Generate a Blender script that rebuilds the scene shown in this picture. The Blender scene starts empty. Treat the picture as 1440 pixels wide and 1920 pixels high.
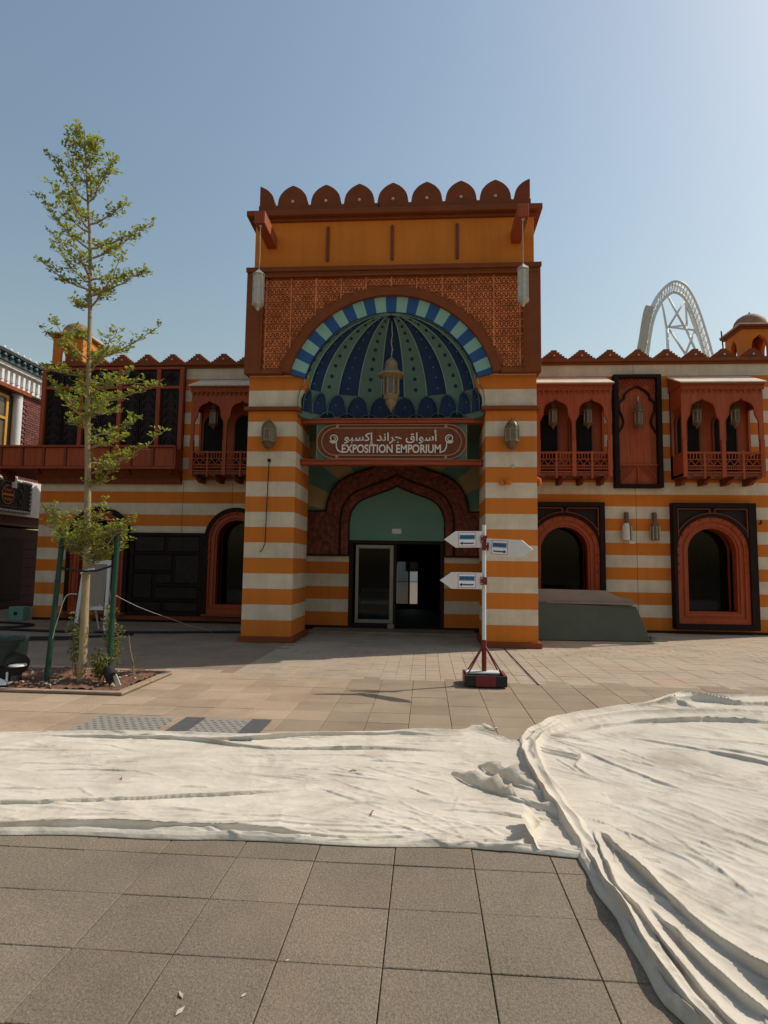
import bpy, math, random
import numpy as np
from mathutils import Vector, Matrix
random.seed(7); np.random.seed(7)
S = bpy.context.scene; COL = S.collection
# ---------------------------------------------------------------- camera
CAM_P, CAM_Y, CAM_R, CAM_F, CAM_H = math.radians(5.0107), math.radians(4.0404), math.radians(.8258), 1129.5, 1.6
_f = Vector((-math.sin(CAM_Y)*math.cos(CAM_P), math.cos(CAM_Y)*math.cos(CAM_P), math.sin(CAM_P)))
_r = Vector((math.cos(CAM_Y), math.sin(CAM_Y), 0)); _u = _r.cross(_f)
_r2 = math.cos(CAM_R)*_r+math.sin(CAM_R)*_u; _u2 = -math.sin(CAM_R)*_r+math.cos(CAM_R)*_u
cd = bpy.data.cameras.new('camera'); cam = bpy.data.objects.new('camera', cd); COL.objects.link(cam)
cd.sensor_fit = 'HORIZONTAL'; cd.sensor_width = 36; cd.lens = CAM_F/1440*36; cd.clip_end = 3000; cd.clip_start = .05
M = Matrix((_r2, _u2, -_f)).transposed().to_4x4(); M.translation = (0, 0, CAM_H); cam.matrix_world = M
S.camera = cam; S.render.resolution_x = 768; S.render.resolution_y = 1024
# ---------------------------------------------------------------- light
SUN_EL, SUN_AZ = math.radians(47), math.radians(26)      # azimuth measured from +X towards +Y (behind the facade)
sv = Vector((math.cos(SUN_EL)*math.cos(SUN_AZ), math.cos(SUN_EL)*math.sin(SUN_AZ), math.sin(SUN_EL)))
W = bpy.data.worlds.new('World'); S.world = W; W.use_nodes = True
nt = W.node_tree; bg = nt.nodes['Background']; sky = nt.nodes.new('ShaderNodeTexSky')
sky.sky_type = 'NISHITA'; sky.sun_disc = False; sky.sun_elevation = SUN_EL; sky.sun_rotation = math.pi/2-SUN_AZ
sky.air_density = 2.0; sky.dust_density = 1.6; sky.ozone_density = .9; sky.altitude = 0
nt.links.new(sky.outputs[0], bg.inputs[0]); bg.inputs[1].default_value = .107
sl = bpy.data.lights.new('sun', 'SUN'); sl.energy = 3.8; sl.angle = math.radians(.53); sl.color = (1, .92, .80)
so = bpy.data.objects.new('sun', sl); COL.objects.link(so); so.location = (20, 10, 30); so.rotation_euler = sv.to_track_quat('Z', 'Y').to_euler()
vs = S.view_settings; vs.view_transform = 'Standard'; vs.look = 'None'; vs.gamma = 1; vs.exposure = 0; vs.use_curve_mapping = False
S.render.engine = 'CYCLES'
# ---------------------------------------------------------------- materials
MT = {}
def mat(name, col, rough=.7, var=.15, scale=6., bump=0., bscale=None, metal=0., stretch=(1, 1, 1), col2=None, spec=.35, rnd=0., dirt=0., ior=None, space='pos', streak=0., stain=None, crease=0.):
    m = bpy.data.materials.new(name); m.use_nodes = True; N = m.node_tree.nodes; L = m.node_tree.links
    b = N['Principled BSDF']; b.inputs['Roughness'].default_value = rough; b.inputs['Metallic'].default_value = metal
    b.inputs['Specular IOR Level'].default_value = spec
    if ior: b.inputs['IOR'].default_value = ior
    g = N.new('ShaderNodeNewGeometry'); mp = N.new('ShaderNodeMapping'); mp.inputs['Scale'].default_value = stretch
    if space == 'obj':
        tc = N.new('ShaderNodeTexCoord'); L.new(tc.outputs['Object'], mp.inputs[0])
    else: L.new(g.outputs['Position'], mp.inputs[0])
    n = N.new('ShaderNodeTexNoise'); n.inputs['Scale'].default_value = scale; n.inputs['Detail'].default_value = 6; n.inputs['Roughness'].default_value = .62
    L.new(mp.outputs[0], n.inputs['Vector'])
    cr = N.new('ShaderNodeValToRGB'); cr.color_ramp.elements[0].position = .28; cr.color_ramp.elements[1].position = .72
    c2 = col2 if col2 else col
    lo = [max(0, c*(1-var)) for c in col]; hi = [min(1, c*(1+var)) for c in c2]
    cr.color_ramp.elements[0].color = (*lo, 1); cr.color_ramp.elements[1].color = (*hi, 1)
    L.new(n.outputs['Fac'], cr.inputs[0]); out = cr.outputs[0]
    if dirt:
        n2 = N.new('ShaderNodeTexNoise'); n2.inputs['Scale'].default_value = 1.1; n2.inputs['Detail'].default_value = 8; n2.inputs['Roughness'].default_value = .7
        L.new(g.outputs['Position'], n2.inputs['Vector'])
        mr = N.new('ShaderNodeMapRange'); mr.inputs['From Min'].default_value = .42; mr.inputs['From Max'].default_value = .78; mr.inputs['To Min'].default_value = 1; mr.inputs['To Max'].default_value = 1-dirt
        L.new(n2.outputs['Fac'], mr.inputs[0])
        mx = N.new('ShaderNodeMix'); mx.data_type = 'RGBA'; mx.blend_type = 'MULTIPLY'; mx.inputs[0].default_value = 1
        L.new(out, mx.inputs[6]); L.new(mr.outputs[0], mx.inputs[7]); out = mx.outputs[2]
    if streak:
        m2 = N.new('ShaderNodeMapping'); m2.inputs['Scale'].default_value = (2.6, 2.6, .22); L.new(g.outputs['Position'], m2.inputs[0])
        n4 = N.new('ShaderNodeTexNoise'); n4.inputs['Scale'].default_value = 1.6; n4.inputs['Detail'].default_value = 7; n4.inputs['Roughness'].default_value = .65; L.new(m2.outputs[0], n4.inputs['Vector'])
        mr = N.new('ShaderNodeMapRange'); mr.inputs['From Min'].default_value = .45; mr.inputs['From Max'].default_value = .75; mr.inputs['To Min'].default_value = 1.03; mr.inputs['To Max'].default_value = 1-streak; L.new(n4.outputs['Fac'], mr.inputs[0])
        mx = N.new('ShaderNodeMix'); mx.data_type = 'RGBA'; mx.blend_type = 'MULTIPLY'; mx.inputs[0].default_value = 1; L.new(out, mx.inputs[6]); L.new(mr.outputs[0], mx.inputs[7]); out = mx.outputs[2]
    if stain:
        n5 = N.new('ShaderNodeTexNoise'); n5.inputs['Scale'].default_value = stain[2]; n5.inputs['Detail'].default_value = 9; n5.inputs['Roughness'].default_value = .72; n5.inputs['Distortion'].default_value = .6; L.new(g.outputs['Position'], n5.inputs['Vector'])
        mr = N.new('ShaderNodeMapRange'); mr.inputs['From Min'].default_value = .50; mr.inputs['From Max'].default_value = .72; mr.inputs['To Max'].default_value = stain[1]; L.new(n5.outputs['Fac'], mr.inputs[0])
        mx = N.new('ShaderNodeMix'); mx.data_type = 'RGBA'; L.new(mr.outputs[0], mx.inputs[0]); L.new(out, mx.inputs[6]); mx.inputs[7].default_value = (*stain[0], 1); out = mx.outputs[2]
    if rnd:
        oi = N.new('ShaderNodeObjectInfo'); mr = N.new('ShaderNodeMapRange'); mr.inputs['To Min'].default_value = 1-rnd; mr.inputs['To Max'].default_value = 1+rnd
        L.new(oi.outputs['Random'], mr.inputs[0])
        mx = N.new('ShaderNodeMix'); mx.data_type = 'RGBA'; mx.blend_type = 'MULTIPLY'; mx.inputs[0].default_value = 1
        L.new(out, mx.inputs[6]); L.new(mr.outputs[0], mx.inputs[7]); out = mx.outputs[2]
    L.new(out, b.inputs['Base Color'])
    if bump:
        n3 = N.new('ShaderNodeTexNoise'); n3.inputs['Scale'].default_value = bscale or scale*4; n3.inputs['Detail'].default_value = 5
        L.new(mp.outputs[0], n3.inputs['Vector'])
        bp = N.new('ShaderNodeBump'); bp.inputs['Strength'].default_value = bump; bp.inputs['Distance'].default_value = .01
        L.new(n3.outputs['Fac'], bp.inputs['Height']); L.new(bp.outputs[0], b.inputs['Normal'])
    if crease:
        n6 = N.new('ShaderNodeTexNoise'); n6.noise_type = 'RIDGED_MULTIFRACTAL'; n6.inputs['Scale'].default_value = 2.6; n6.inputs['Detail'].default_value = 5; n6.inputs['Roughness'].default_value = .55; n6.inputs['Distortion'].default_value = .8
        L.new(mp.outputs[0], n6.inputs['Vector']); b6 = N.new('ShaderNodeBump'); b6.inputs['Strength'].default_value = crease; b6.inputs['Distance'].default_value = .016; L.new(n6.outputs['Fac'], b6.inputs['Height'])
        if bump: L.new(b6.outputs[0], bp.inputs['Normal'])
        else: L.new(b6.outputs[0], b.inputs['Normal'])
    MT[name] = m; return m
mat('orange', (.64, .178, .017), .8, .10, 2.2, .3, 60, dirt=.26, streak=.12)
mat('orange_skylit', (.70, .198, .018), .8, .10, 2.2, .3, 60, dirt=.26, streak=.12)  # lighter copy of orange; stronger sky light on the upper storey painted in
mat('cream', (.69, .56, .415), .85, .10, 2.4, .35, 60, dirt=.28, streak=.13)
mat('brown', (.215, .050, .008), .75, .14, 3, .2, 60, dirt=.15)
mat('brown_wood', (.18, .043, .012), .65, .3, 5, .35, 14, stretch=(4, 4, .35))
mat('red_wood', (.34, .066, .019), .65, .30, 6, .35, 14, stretch=(5, 5, .3), rnd=.12)
mat('red_wood_across', (.32, .062, .018), .65, .28, 6, .35, 14, stretch=(.3, 5, 5), rnd=.1)
mat('window_red', (.33, .055, .012), .6, .22, 5, .25, 16, stretch=(4, 4, .5))
mat('dark_wood', (.018, .009, .007), .7, .35, 5, .35, 16, stretch=(4, 4, .4), rnd=.15, spec=.15)
mat('dark_panel', (.020, .014, .012), .65, .3, 7, .3, 20, rnd=.2, spec=.2)
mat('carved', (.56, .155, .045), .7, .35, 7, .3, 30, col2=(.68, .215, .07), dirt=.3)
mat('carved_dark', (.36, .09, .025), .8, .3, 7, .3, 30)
def ornament():
    m = mat('red_ornament', (.14, .024, .013), .55, .4, 9, 0, col2=(.22, .05, .025), dirt=.3); N = m.node_tree.nodes; L = m.node_tree.links
    v = N.new('ShaderNodeTexVoronoi'); v.inputs['Scale'].default_value = 9.; g = N.new('ShaderNodeNewGeometry'); L.new(g.outputs['Position'], v.inputs['Vector'])
    bp = N.new('ShaderNodeBump'); bp.inputs['Strength'].default_value = .9; bp.inputs['Distance'].default_value = .03; L.new(v.outputs['Distance'], bp.inputs['Height']); L.new(bp.outputs[0], N['Principled BSDF'].inputs['Normal'])
    b = N['Principled BSDF']; src = b.inputs['Base Color'].links[0].from_socket; mr = N.new('ShaderNodeMapRange'); mr.inputs['From Max'].default_value = .09; mr.inputs['To Min'].default_value = 1.9; mr.inputs['To Max'].default_value = .85; L.new(v.outputs['Distance'], mr.inputs[0])
    mx = N.new('ShaderNodeMix'); mx.data_type = 'RGBA'; mx.blend_type = 'MULTIPLY'; mx.inputs[0].default_value = .6; L.new(src, mx.inputs[6]); L.new(mr.outputs[0], mx.inputs[7]); L.new(mx.outputs[2], b.inputs['Base Color'])
ornament()
mat('trim_dark', (.028, .010, .008), .65, .2, 6, .2, spec=.2)
mat('teal_light', (.26, .47, .40), .6, .08, 3, .1, 60, dirt=.12)
mat('teal', (.118, .205, .160), .65, .1, 3, .12, 60, dirt=.15)
mat('blue', (.005, .027, .088), .6, .15, 3, .12, 60, dirt=.1)
mat('blue_bright', (.02, .085, .25), .6, .1, 3, .1, 60, dirt=.1)
mat('navy', (.006, .022, .065), .6, .15, 3, .12, 60)
mat('tympanum', (.15, .30, .235), .75, .06, 2, .1, 70, dirt=.1)
mat('ray_tan', (.40, .29, .13), .75, .1, 2, .15, 60, dirt=.15)
mat('ray_teal', (.11, .225, .185), .75, .1, 2, .15, 60, dirt=.15)
mat('tan_line', (.42, .27, .15), .6, .1, 5)
mat('lettering', (.74, .68, .60), .6, .05, 5)
mat('boss', (.62, .48, .38), .6, .1, 20)
mat('brass', (.15, .100, .048), .5, .35, 14, .25, 30, metal=.15, space='obj')
mat('tan_metal', (.27, .19, .10), .55, .3, 14, .25, 30, metal=.1, space='obj')
mat('pale_metal', (.46, .43, .36), .5, .25, 12, .2, 30, metal=.3, space='obj')
mat('pale_glass', (.50, .47, .40), .25, .15, 10, spec=.5, space='obj')
mat('reflection_streaks', (.24, .30, .36), .3, .35, 14, .4, 20, stretch=(.3, 1, 5), spec=.5)  # pale blue streaks imitating reflections in the door glass
mat('lamp_glass', (.12, .095, .062), .25, .2, 10, metal=0, spec=.5, space='obj')
mat('glass', (.004, .005, .006), .05, .1, 3, spec=.12)
def _clear():
    m = bpy.data.materials.new('clear_glass'); m.use_nodes = True; N = m.node_tree.nodes; L = m.node_tree.links; N.remove(N['Principled BSDF'])
    t = N.new('ShaderNodeBsdfTransparent'); t.inputs[0].default_value = (.45, .48, .48, 1); g = N.new('ShaderNodeBsdfGlossy'); g.inputs['Roughness'].default_value = .03
    x = N.new('ShaderNodeMixShader'); x.inputs[0].default_value = .015; L.new(t.outputs[0], x.inputs[1]); L.new(g.outputs[0], x.inputs[2]); L.new(x.outputs[0], N['Material Output'].inputs[0]); MT['clear_glass'] = m
_clear()
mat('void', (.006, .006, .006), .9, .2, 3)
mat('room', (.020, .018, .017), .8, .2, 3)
mat('alu', (.22, .205, .18), .4, .1, 8, metal=.5)
mat('white_paint', (.74, .73, .70), .5, .06, 6, dirt=.15)
mat('white_metal', (.66, .66, .65), .45, .08, 6, .1, dirt=.15)
mat('red_paint', (.17, .016, .020), .45, .15, 12, .15, 40)
mat('sheet_white', (.70, .66, .63), .4, .04, 8, dirt=.08)
mat('paper', (.78, .78, .80), .5, .02, 8)
mat('blue_print', (.03, .165, .30), .5, .15, 60)
mat('ink', (.035, .045, .075), .5, .1, 60)
mat('red_line', (.42, .02, .04), .5, .1, 20)
mat('paver', (.185, .145, .103), .85, .28, 75, .6, 120, col2=(.228, .180, .128), rnd=.07, dirt=.34, stain=((.27, .175, .115), .55, .7))
mat('paver_mid', (.295, .222, .150), .85, .2, 80, .45, 140, rnd=.10, dirt=.3, stain=((.38, .26, .175), .4, .8))
mat('paver_warm', (.40, .29, .20), .85, .16, 60, .4, 140, rnd=.10, dirt=.38, stain=((.40, .235, .15), .5, 1.1))
mat('paver_small', (.38, .30, .22), .85, .16, 60, .4, 120, rnd=.12, dirt=.36, stain=((.42, .24, .15), .6, .9))
mat('paver_grey', (.275, .20, .14), .85, .15, 50, .4, 120, rnd=.1, dirt=.4, stain=((.17, .12, .09), .6, .8))
mat('joint', (.135, .100, .072), .95, .25, 30, .3, 90)
mat('soil', (.17, .085, .05), .95, .4, 14, .9, 40)
mat('kerb', (.38, .27, .185), .85, .15, 12, .35, 90, dirt=.3)
mat('canvas', (.71, .625, .51), .95, .07, 3.5, .4, 34, col2=(.78, .695, .575), dirt=.20, spec=.1, stain=((.37, .305, .225), .75, 1.3), stretch=(.7, 1.6, 1), crease=1.)
mat('canvas_soiled', (.64, .56, .46), .95, .12, 2.2, .45, 30, col2=(.76, .69, .58), dirt=.26, spec=.1, stain=((.31, .25, .19), .8, 1.5), crease=1.)
for _n in ('canvas', 'canvas_soiled'):
    N = MT[_n].node_tree.nodes; L = MT[_n].node_tree.links; t = N.new('ShaderNodeBsdfTranslucent'); t.inputs[0].default_value = (.55, .44, .31, 1); x = N.new('ShaderNodeMixShader'); x.inputs[0].default_value = .16
    L.new(N['Principled BSDF'].outputs[0], x.inputs[1]); L.new(t.outputs[0], x.inputs[2]); L.new(x.outputs[0], N['Material Output'].inputs[0])
mat('bark', (.30, .225, .13), .85, .25, 14, .6, 40, stretch=(1, 1, .3))
mat('twig', (.20, .155, .10), .85, .25, 14, .3)
def leafmat(name, col, tcol):
    m = mat(name, col, .5, .35, 9, spec=.3); N = m.node_tree.nodes; L = m.node_tree.links; t = N.new('ShaderNodeBsdfTranslucent'); t.inputs[0].default_value = (*tcol, 1)
    x = N.new('ShaderNodeMixShader'); x.inputs[0].default_value = .42; L.new(N['Principled BSDF'].outputs[0], x.inputs[1]); L.new(t.outputs[0], x.inputs[2]); L.new(x.outputs[0], N['Material Output'].inputs[0])
leafmat('leaf', (.185, .205, .035), (.42, .46, .055)); leafmat('leaf_shrub', (.14, .15, .035), (.25, .26, .05))
mat('dry_leaf', (.46, .40, .32), .8, .3, 30)
mat('green_stake', (.006, .045, .026), .5, .25, 8, .2)
mat('dark_green', (.016, .028, .024), .5, .2, 8, .2)
mat('green_panel', (.085, .090, .052), .6, .10, 3, .12, dirt=.2)
mat('grey_panel', (.29, .23, .19), .7, .1, 3, .15, dirt=.15)
mat('rubber', (.016, .016, .017), .6, .2, 10)
mat('mint', (.13, .27, .21), .6, .1, 8)
mat('brick', (.16, .052, .046), .85, .22, 12, .5, 60, rnd=.25)
mat('mortar', (.20, .13, .12), .9, .2, 20)
mat('plum_dark', (.060, .022, .020), .8, .2, 8)
mat('white_trim', (.70, .71, .71), .6, .06, 4, dirt=.15)
mat('glaze_teal', (.045, .10, .105), .3, .2, 6)
mat('yellow_frame', (.52, .30, .05), .5, .1, 6)
mat('coaster', (.85, .83, .80), .5, .08, 1, metal=0)
mat('coaster_tan', (.60, .52, .42), .6, .1, 1)
mat('rope', (.45, .40, .30), .8, .2, 30)
mat('grate', (.27, .25, .22), .6, .2, 30, .3)
mat('slate', (.085, .085, .085), .95, .2, 14, .3)
mat('dome_tan', (.27, .145, .085), .7, .15, 5, .15, 60)
mat('roofing', (.30, .27, .24), .9, .15, 3)
mat('far_white', (.66, .65, .62), .8, .08, 1)
# ---------------------------------------------------------------- mesh helpers
ORG = {}
def link(o, parent=None):
    COL.objects.link(o)
    if parent: o.parent = parent
    return o
def empty(name, loc, label=None, cat=None, group=None, rz=0):
    o = bpy.data.objects.new(name, None); o.empty_display_size = .2; o.location = loc; o.rotation_euler.z = rz
    COL.objects.link(o); ORG[o.name] = Vector(loc); tag(o, label, cat, group); return o
def tag(o, label=None, cat=None, group=None, kind=None):
    if label: o['label'] = label
    if cat: o['category'] = cat
    if group: o['group'] = group
    if kind: o['kind'] = kind
    return o
class MB:
    def __init__(s): s.v = []; s.f = []
    def add(s, vs_, fs):
        n = len(s.v); s.v += [tuple(p) for p in vs_]; s.f += [tuple(n+i for i in f) for f in fs]; return s
    def box(s, x0, x1, y0, y1, z0, z1):
        return s.add([(x0, y0, z0), (x1, y0, z0), (x1, y1, z0), (x0, y1, z0), (x0, y0, z1), (x1, y0, z1), (x1, y1, z1), (x0, y1, z1)],
                     [(0, 3, 2, 1), (4, 5, 6, 7), (0, 1, 5, 4), (1, 2, 6, 5), (2, 3, 7, 6), (3, 0, 4, 7)])
    def prism(s, poly, y0, y1):                        # poly in XZ, counter-clockwise seen from -Y
        a = sum(p[0]*q[1]-q[0]*p[1] for p, q in zip(poly, poly[1:]+poly[:1]))
        if a < 0: poly = poly[::-1]
        n = len(poly)
        return s.add([(x, y0, z) for x, z in poly]+[(x, y1, z) for x, z in poly],
                     [tuple(range(n)), tuple(range(2*n-1, n-1, -1))]+[(i, i+n, (i+1) % n+n, (i+1) % n) for i in range(n)])
    def prism_x(s, poly, x0, x1):                      # poly in YZ
        a = sum(p[0]*q[1]-q[0]*p[1] for p, q in zip(poly, poly[1:]+poly[:1]))
        if a < 0: poly = poly[::-1]
        n = len(poly)
        return s.add([(x1, y, z) for y, z in poly]+[(x0, y, z) for y, z in poly],
                     [tuple(range(n)), tuple(range(2*n-1, n-1, -1))]+[(i, i+n, (i+1) % n+n, (i+1) % n) for i in range(n)])
    def prism_z(s, poly, z0, z1):                      # poly in XY
        a = sum(p[0]*q[1]-q[0]*p[1] for p, q in zip(poly, poly[1:]+poly[:1]))
        if a < 0: poly = poly[::-1]
        n = len(poly)
        return s.add([(x, y, z1) for x, y in poly]+[(x, y, z0) for x, y in poly],
                     [tuple(range(n)), tuple(range(2*n-1, n-1, -1))]+[(i, i+n, (i+1) % n+n, (i+1) % n) for i in range(n)])
    def band(s, A, B, y0, y1, closed=False, yB0=None):  # strip between two polylines in XZ with equal counts, extruded in Y
        n = len(A); yb = y0 if yB0 is None else yB0
        V = [(x, y0, z) for x, z in A]+[(x, yb, z) for x, z in B]+[(x, y1, z) for x, z in A]+[(x, y1, z) for x, z in B]
        F = []
        for i in range(n if closed else n-1):
            j = (i+1) % n
            F += [(i, j, n+j, n+i), (2*n+i, 3*n+i, 3*n+j, 2*n+j), (i, 2*n+i, 2*n+j, j), (n+i, n+j, 3*n+j, 3*n+i)]
        if not closed: F += [(0, n, 3*n, 2*n), (n-1, 3*n-1, 4*n-1, 2*n-1)]
        return s.add(V, F)
    def lathe(s, prof, seg=16, c=(0, 0, 0), a0=0, a1=2*math.pi, rot=0):
        full = abs(a1-a0-2*math.pi) < 1e-6; k = seg if full else seg+1; V = []
        for r, z in prof:
            for i in range(k):
                a = a0+(a1-a0)*i/seg+rot; V.append((c[0]+r*math.cos(a), c[1]+r*math.sin(a), c[2]+z))
        F = []
        for j in range(len(prof)-1):
            for i in range(seg):
                i2 = (i+1) % k; F.append((j*k+i, j*k+i2, (j+1)*k+i2, (j+1)*k+i))
        if full:
            if prof[0][0] > 1e-5: F.append(tuple(range(k-1, -1, -1)))
            if prof[-1][0] > 1e-5: F.append(tuple((len(prof)-1)*k+i for i in range(k)))
        return s.add(V, F)
    def tube(s, pts, r, seg=8, cap=True):
        P = [Vector(p) for p in pts]; n = len(P); rr = r if isinstance(r, (list, tuple)) else [r]*n
        V = []; nrm = None
        for i in range(n):
            d = (P[min(i+1, n-1)]-P[max(i-1, 0)]).normalized()
            if nrm is None:
                t = Vector((0, 0, 1)) if abs(d.z) < .9 else Vector((1, 0, 0)); nrm = d.cross(t).normalized()
            nrm = (nrm-d*nrm.dot(d)).normalized(); b = d.cross(nrm)
            for k in range(seg):
                a = 2*math.pi*k/seg; V.append(P[i]+(nrm*math.cos(a)+b*math.sin(a))*rr[i])
        F = []
        for i in range(n-1):
            for k in range(seg):
                k2 = (k+1) % seg; F.append((i*seg+k, i*seg+k2, (i+1)*seg+k2, (i+1)*seg+k))
        if cap: F += [tuple(range(seg-1, -1, -1)), tuple((n-1)*seg+k for k in range(seg))]
        return s.add(V, F)
    def bar(s, p, q, w, h):                            # rectangular bar between two points
        p = Vector(p); q = Vector(q); d = (q-p).normalized(); t = Vector((0, 1, 0)) if abs(d.y) < .9 else Vector((0, 0, 1))
        a = d.cross(t).normalized()*w/2; b = d.cross(a).normalized()*h/2
        V = [p-a-b, p+a-b, p+a+b, p-a+b, q-a-b, q+a-b, q+a+b, q-a+b]
        return s.add(V, [(0, 3, 2, 1), (4, 5, 6, 7), (0, 1, 5, 4), (1, 2, 6, 5), (2, 3, 7, 6), (3, 0, 4, 7)])
    def ball(s, c, r, seg=10, rings=6, sy=1., sz=1.):
        V = [(c[0], c[1], c[2]+r*sz)]; F = []
        for j in range(1, rings):
            t = math.pi*j/rings
            for i in range(seg):
                a = 2*math.pi*i/seg; V.append((c[0]+r*math.sin(t)*math.cos(a), c[1]+r*sy*math.sin(t)*math.sin(a), c[2]+r*sz*math.cos(t)))
        V.append((c[0], c[1], c[2]-r*sz)); e = len(V)-1
        for i in range(seg):
            i2 = (i+1) % seg; F.append((0, 1+i, 1+i2)); F.append((e, e-seg+i2, e-seg+i))
            for j in range(rings-2): F.append((1+j*seg+i, 1+(j+1)*seg+i, 1+(j+1)*seg+i2, 1+j*seg+i2))
        return s.add(V, F)
    def mesh(s, name, m, smooth=False, off=None):
        me = bpy.data.meshes.new(name)
        V = s.v if off is None else [(a-off[0], b-off[1], c-off[2]) for a, b, c in s.v]
        me.from_pydata(V, [], s.f); me.materials.append(MT[m]); me.update()
        if smooth:
            me.polygons.foreach_set('use_smooth', [True]*len(me.polygons))
            if smooth is not True: me.set_sharp_from_angle(angle=math.radians(smooth))
        return me
    def build(s, name, m, parent=None, smooth=False, bevel=0, origin=None):
        off = ORG.get(parent.name) if parent else (Vector(origin) if origin else None)
        o = bpy.data.objects.new(name, s.mesh(name, m, smooth, off)); link(o, parent)
        if parent: ORG[o.name] = off.copy() if off is not None else Vector((0, 0, 0))
        else:
            ORG[o.name] = Vector(off) if off is not None else Vector((0, 0, 0)); o.location = ORG[o.name]
        if bevel:
            b = o.modifiers.new('bevel', 'BEVEL'); b.width = bevel; b.segments = 2; b.limit_method = 'ANGLE'; b.angle_limit = math.radians(40)
        return o
def inst(mesh, name, loc, parent, rot=None, scale=None):
    o = bpy.data.objects.new(name, mesh); link(o, parent); L = Vector(loc)-(ORG[parent.name] if parent else Vector((0, 0, 0)))
    o.location = L
    if rot: o.rotation_euler = rot
    if scale: o.scale = scale
    ORG[o.name] = Vector(loc); return o
def copy_tree(o, parent=None):
    c = o.copy(); COL.objects.link(c); c.parent = parent
    for ch in list(o.children): copy_tree(ch, c)
    return c
def box(name, m, parent, *a, bevel=0): return MB().box(*a).build(name, m, parent, bevel=bevel)
def catmull(P, n=8):
    out = []
    for i in range(len(P)-1):
        p0 = P[max(i-1, 0)]; p1 = P[i]; p2 = P[i+1]; p3 = P[min(i+2, len(P)-1)]
        for k in range(n):
            t = k/n
            out.append(tuple(.5*(2*b+(c-a)*t+(2*a-5*b+4*c-d)*t*t+(3*b-a-3*c+d)*t**3) for a, b, c, d in zip(p0, p1, p2, p3)))
    out.append(tuple(P[-1])); return out
def mirror_path(P, c):                                  # left half (ending at apex) -> full path
    return P+[(2*c-x, z) for x, z in P[-2::-1]]
def clip_rect(poly, x0, x1, z0, z1):
    def cl(P, ins, cut):
        R = []
        for i in range(len(P)):
            a, b = P[i], P[(i+1) % len(P)]
            if ins(a):
                R.append(a)
                if not ins(b): R.append(cut(a, b))
            elif ins(b): R.append(cut(a, b))
        return R
    def cx(v): return lambda a, b: (v, a[1]+(b[1]-a[1])*(v-a[0])/(b[0]-a[0]))
    def cz(v): return lambda a, b: (a[0]+(b[0]-a[0])*(v-a[1])/(b[1]-a[1]), v)
    for ins, cut in ((lambda p: p[0] >= x0, cx(x0)), (lambda p: p[0] <= x1, cx(x1)), (lambda p: p[1] >= z0, cz(z0)), (lambda p: p[1] <= z1, cz(z1))):
        if poly: poly = cl(poly, ins, cut)
    return poly
# ================================================================ GROUND
g = MB().add([(-400, -60, -.014), (400, -60, -.014), (400, 700, -.014), (-400, 700, -.014)], [(0, 1, 2, 3)]).build('ground', 'joint')
tag(g, kind='structure')
pav = empty('paving', (0, 0, 0)); tag(pav, kind='structure')
def chamfer_tile(w, d, h=.03, c=.004):
    a, b = w/2, d/2
    V = [(-a, -b, -h), (a, -b, -h), (a, b, -h), (-a, b, -h), (-a, -b, -c), (a, -b, -c), (a, b, -c), (-a, b, -c),
         (-a+c, -b+c, 0), (a-c, -b+c, 0), (a-c, b-c, 0), (-a+c, b-c, 0)]
    F = [(8, 9, 10, 11)]
    for k in range(4):
        j = (k+1) % 4; F += [(k, j, 4+j, 4+k), (4+k, 4+j, 8+j, 8+k)]
    return V, F
TW, TD, GAP = .43, .413, .0045
tv, tf = chamfer_tile(TW-GAP, TD-GAP, .03, .0028)
tm = bpy.data.meshes.new('paver'); tm.from_pydata(tv, [], tf); tm.materials.append(MT['paver'])
tmm = tm.copy(); tmm.materials.clear(); tmm.materials.append(MT['paver_mid']); tmw = tm.copy(); tmw.materials.clear(); tmw.materials.append(MT['paver_warm'])
rest = MB(); restw = MB(); restm = MB(); cells = []
def tiles_ok(x, y):
    if -9 < x < -3.66 and 7.18 < y < 8.72: return False
    return True
for i in range(-40, 40):
    for j in range(-3, 20):
        x = .27+TW*(i+.5); y = 2.55+TD*(j+.5)
        if y > 8.55 or not tiles_ok(x, y): continue
        covered = (x < .7 and 3.7 < y < 5.4) or (x > 1.15 and y < 5.4+(x-1)*.9)
        inview = abs(x+.07*y) < .66*y+.35 and y > 1.7
        cells.append((0 if (inview and not covered) else 1, math.hypot(x, y), x, y))
cells.sort(); nobj = 0
for c_, d_, x, y in cells:
    warm = y > 5.6 and x < -1.2+random.uniform(-.5, .5)
    dz = random.uniform(-.0022, .0022); tilt = (random.uniform(-.004, .004), random.uniform(-.004, .004), random.uniform(-.004, .004))
    if c_ == 0 and nobj < 300:
        inst(tmw if warm else (tmm if y > 5.5 else tm), 'paver', (x, y, dz), pav, rot=tilt); nobj += 1
    else: (restw if warm else (restm if y > 5.5 else rest)).add([(a+x, b+y, c+dz) for a, b, c in tv], tf)
tag(rest.build('paver_field', 'paver', pav), kind='stuff'); tag(restm.build('paver_field', 'paver_mid', pav), kind='stuff'); tag(restw.build('paver_field', 'paver_warm', pav), kind='stuff')
small = MB(); grey = MB(); sv_, sf_ = chamfer_tile(.212, .209, .03, .004); bv_, bf_ = chamfer_tile(.427, .209, .03, .004)
y = 8.56+.107
r = 0
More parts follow.
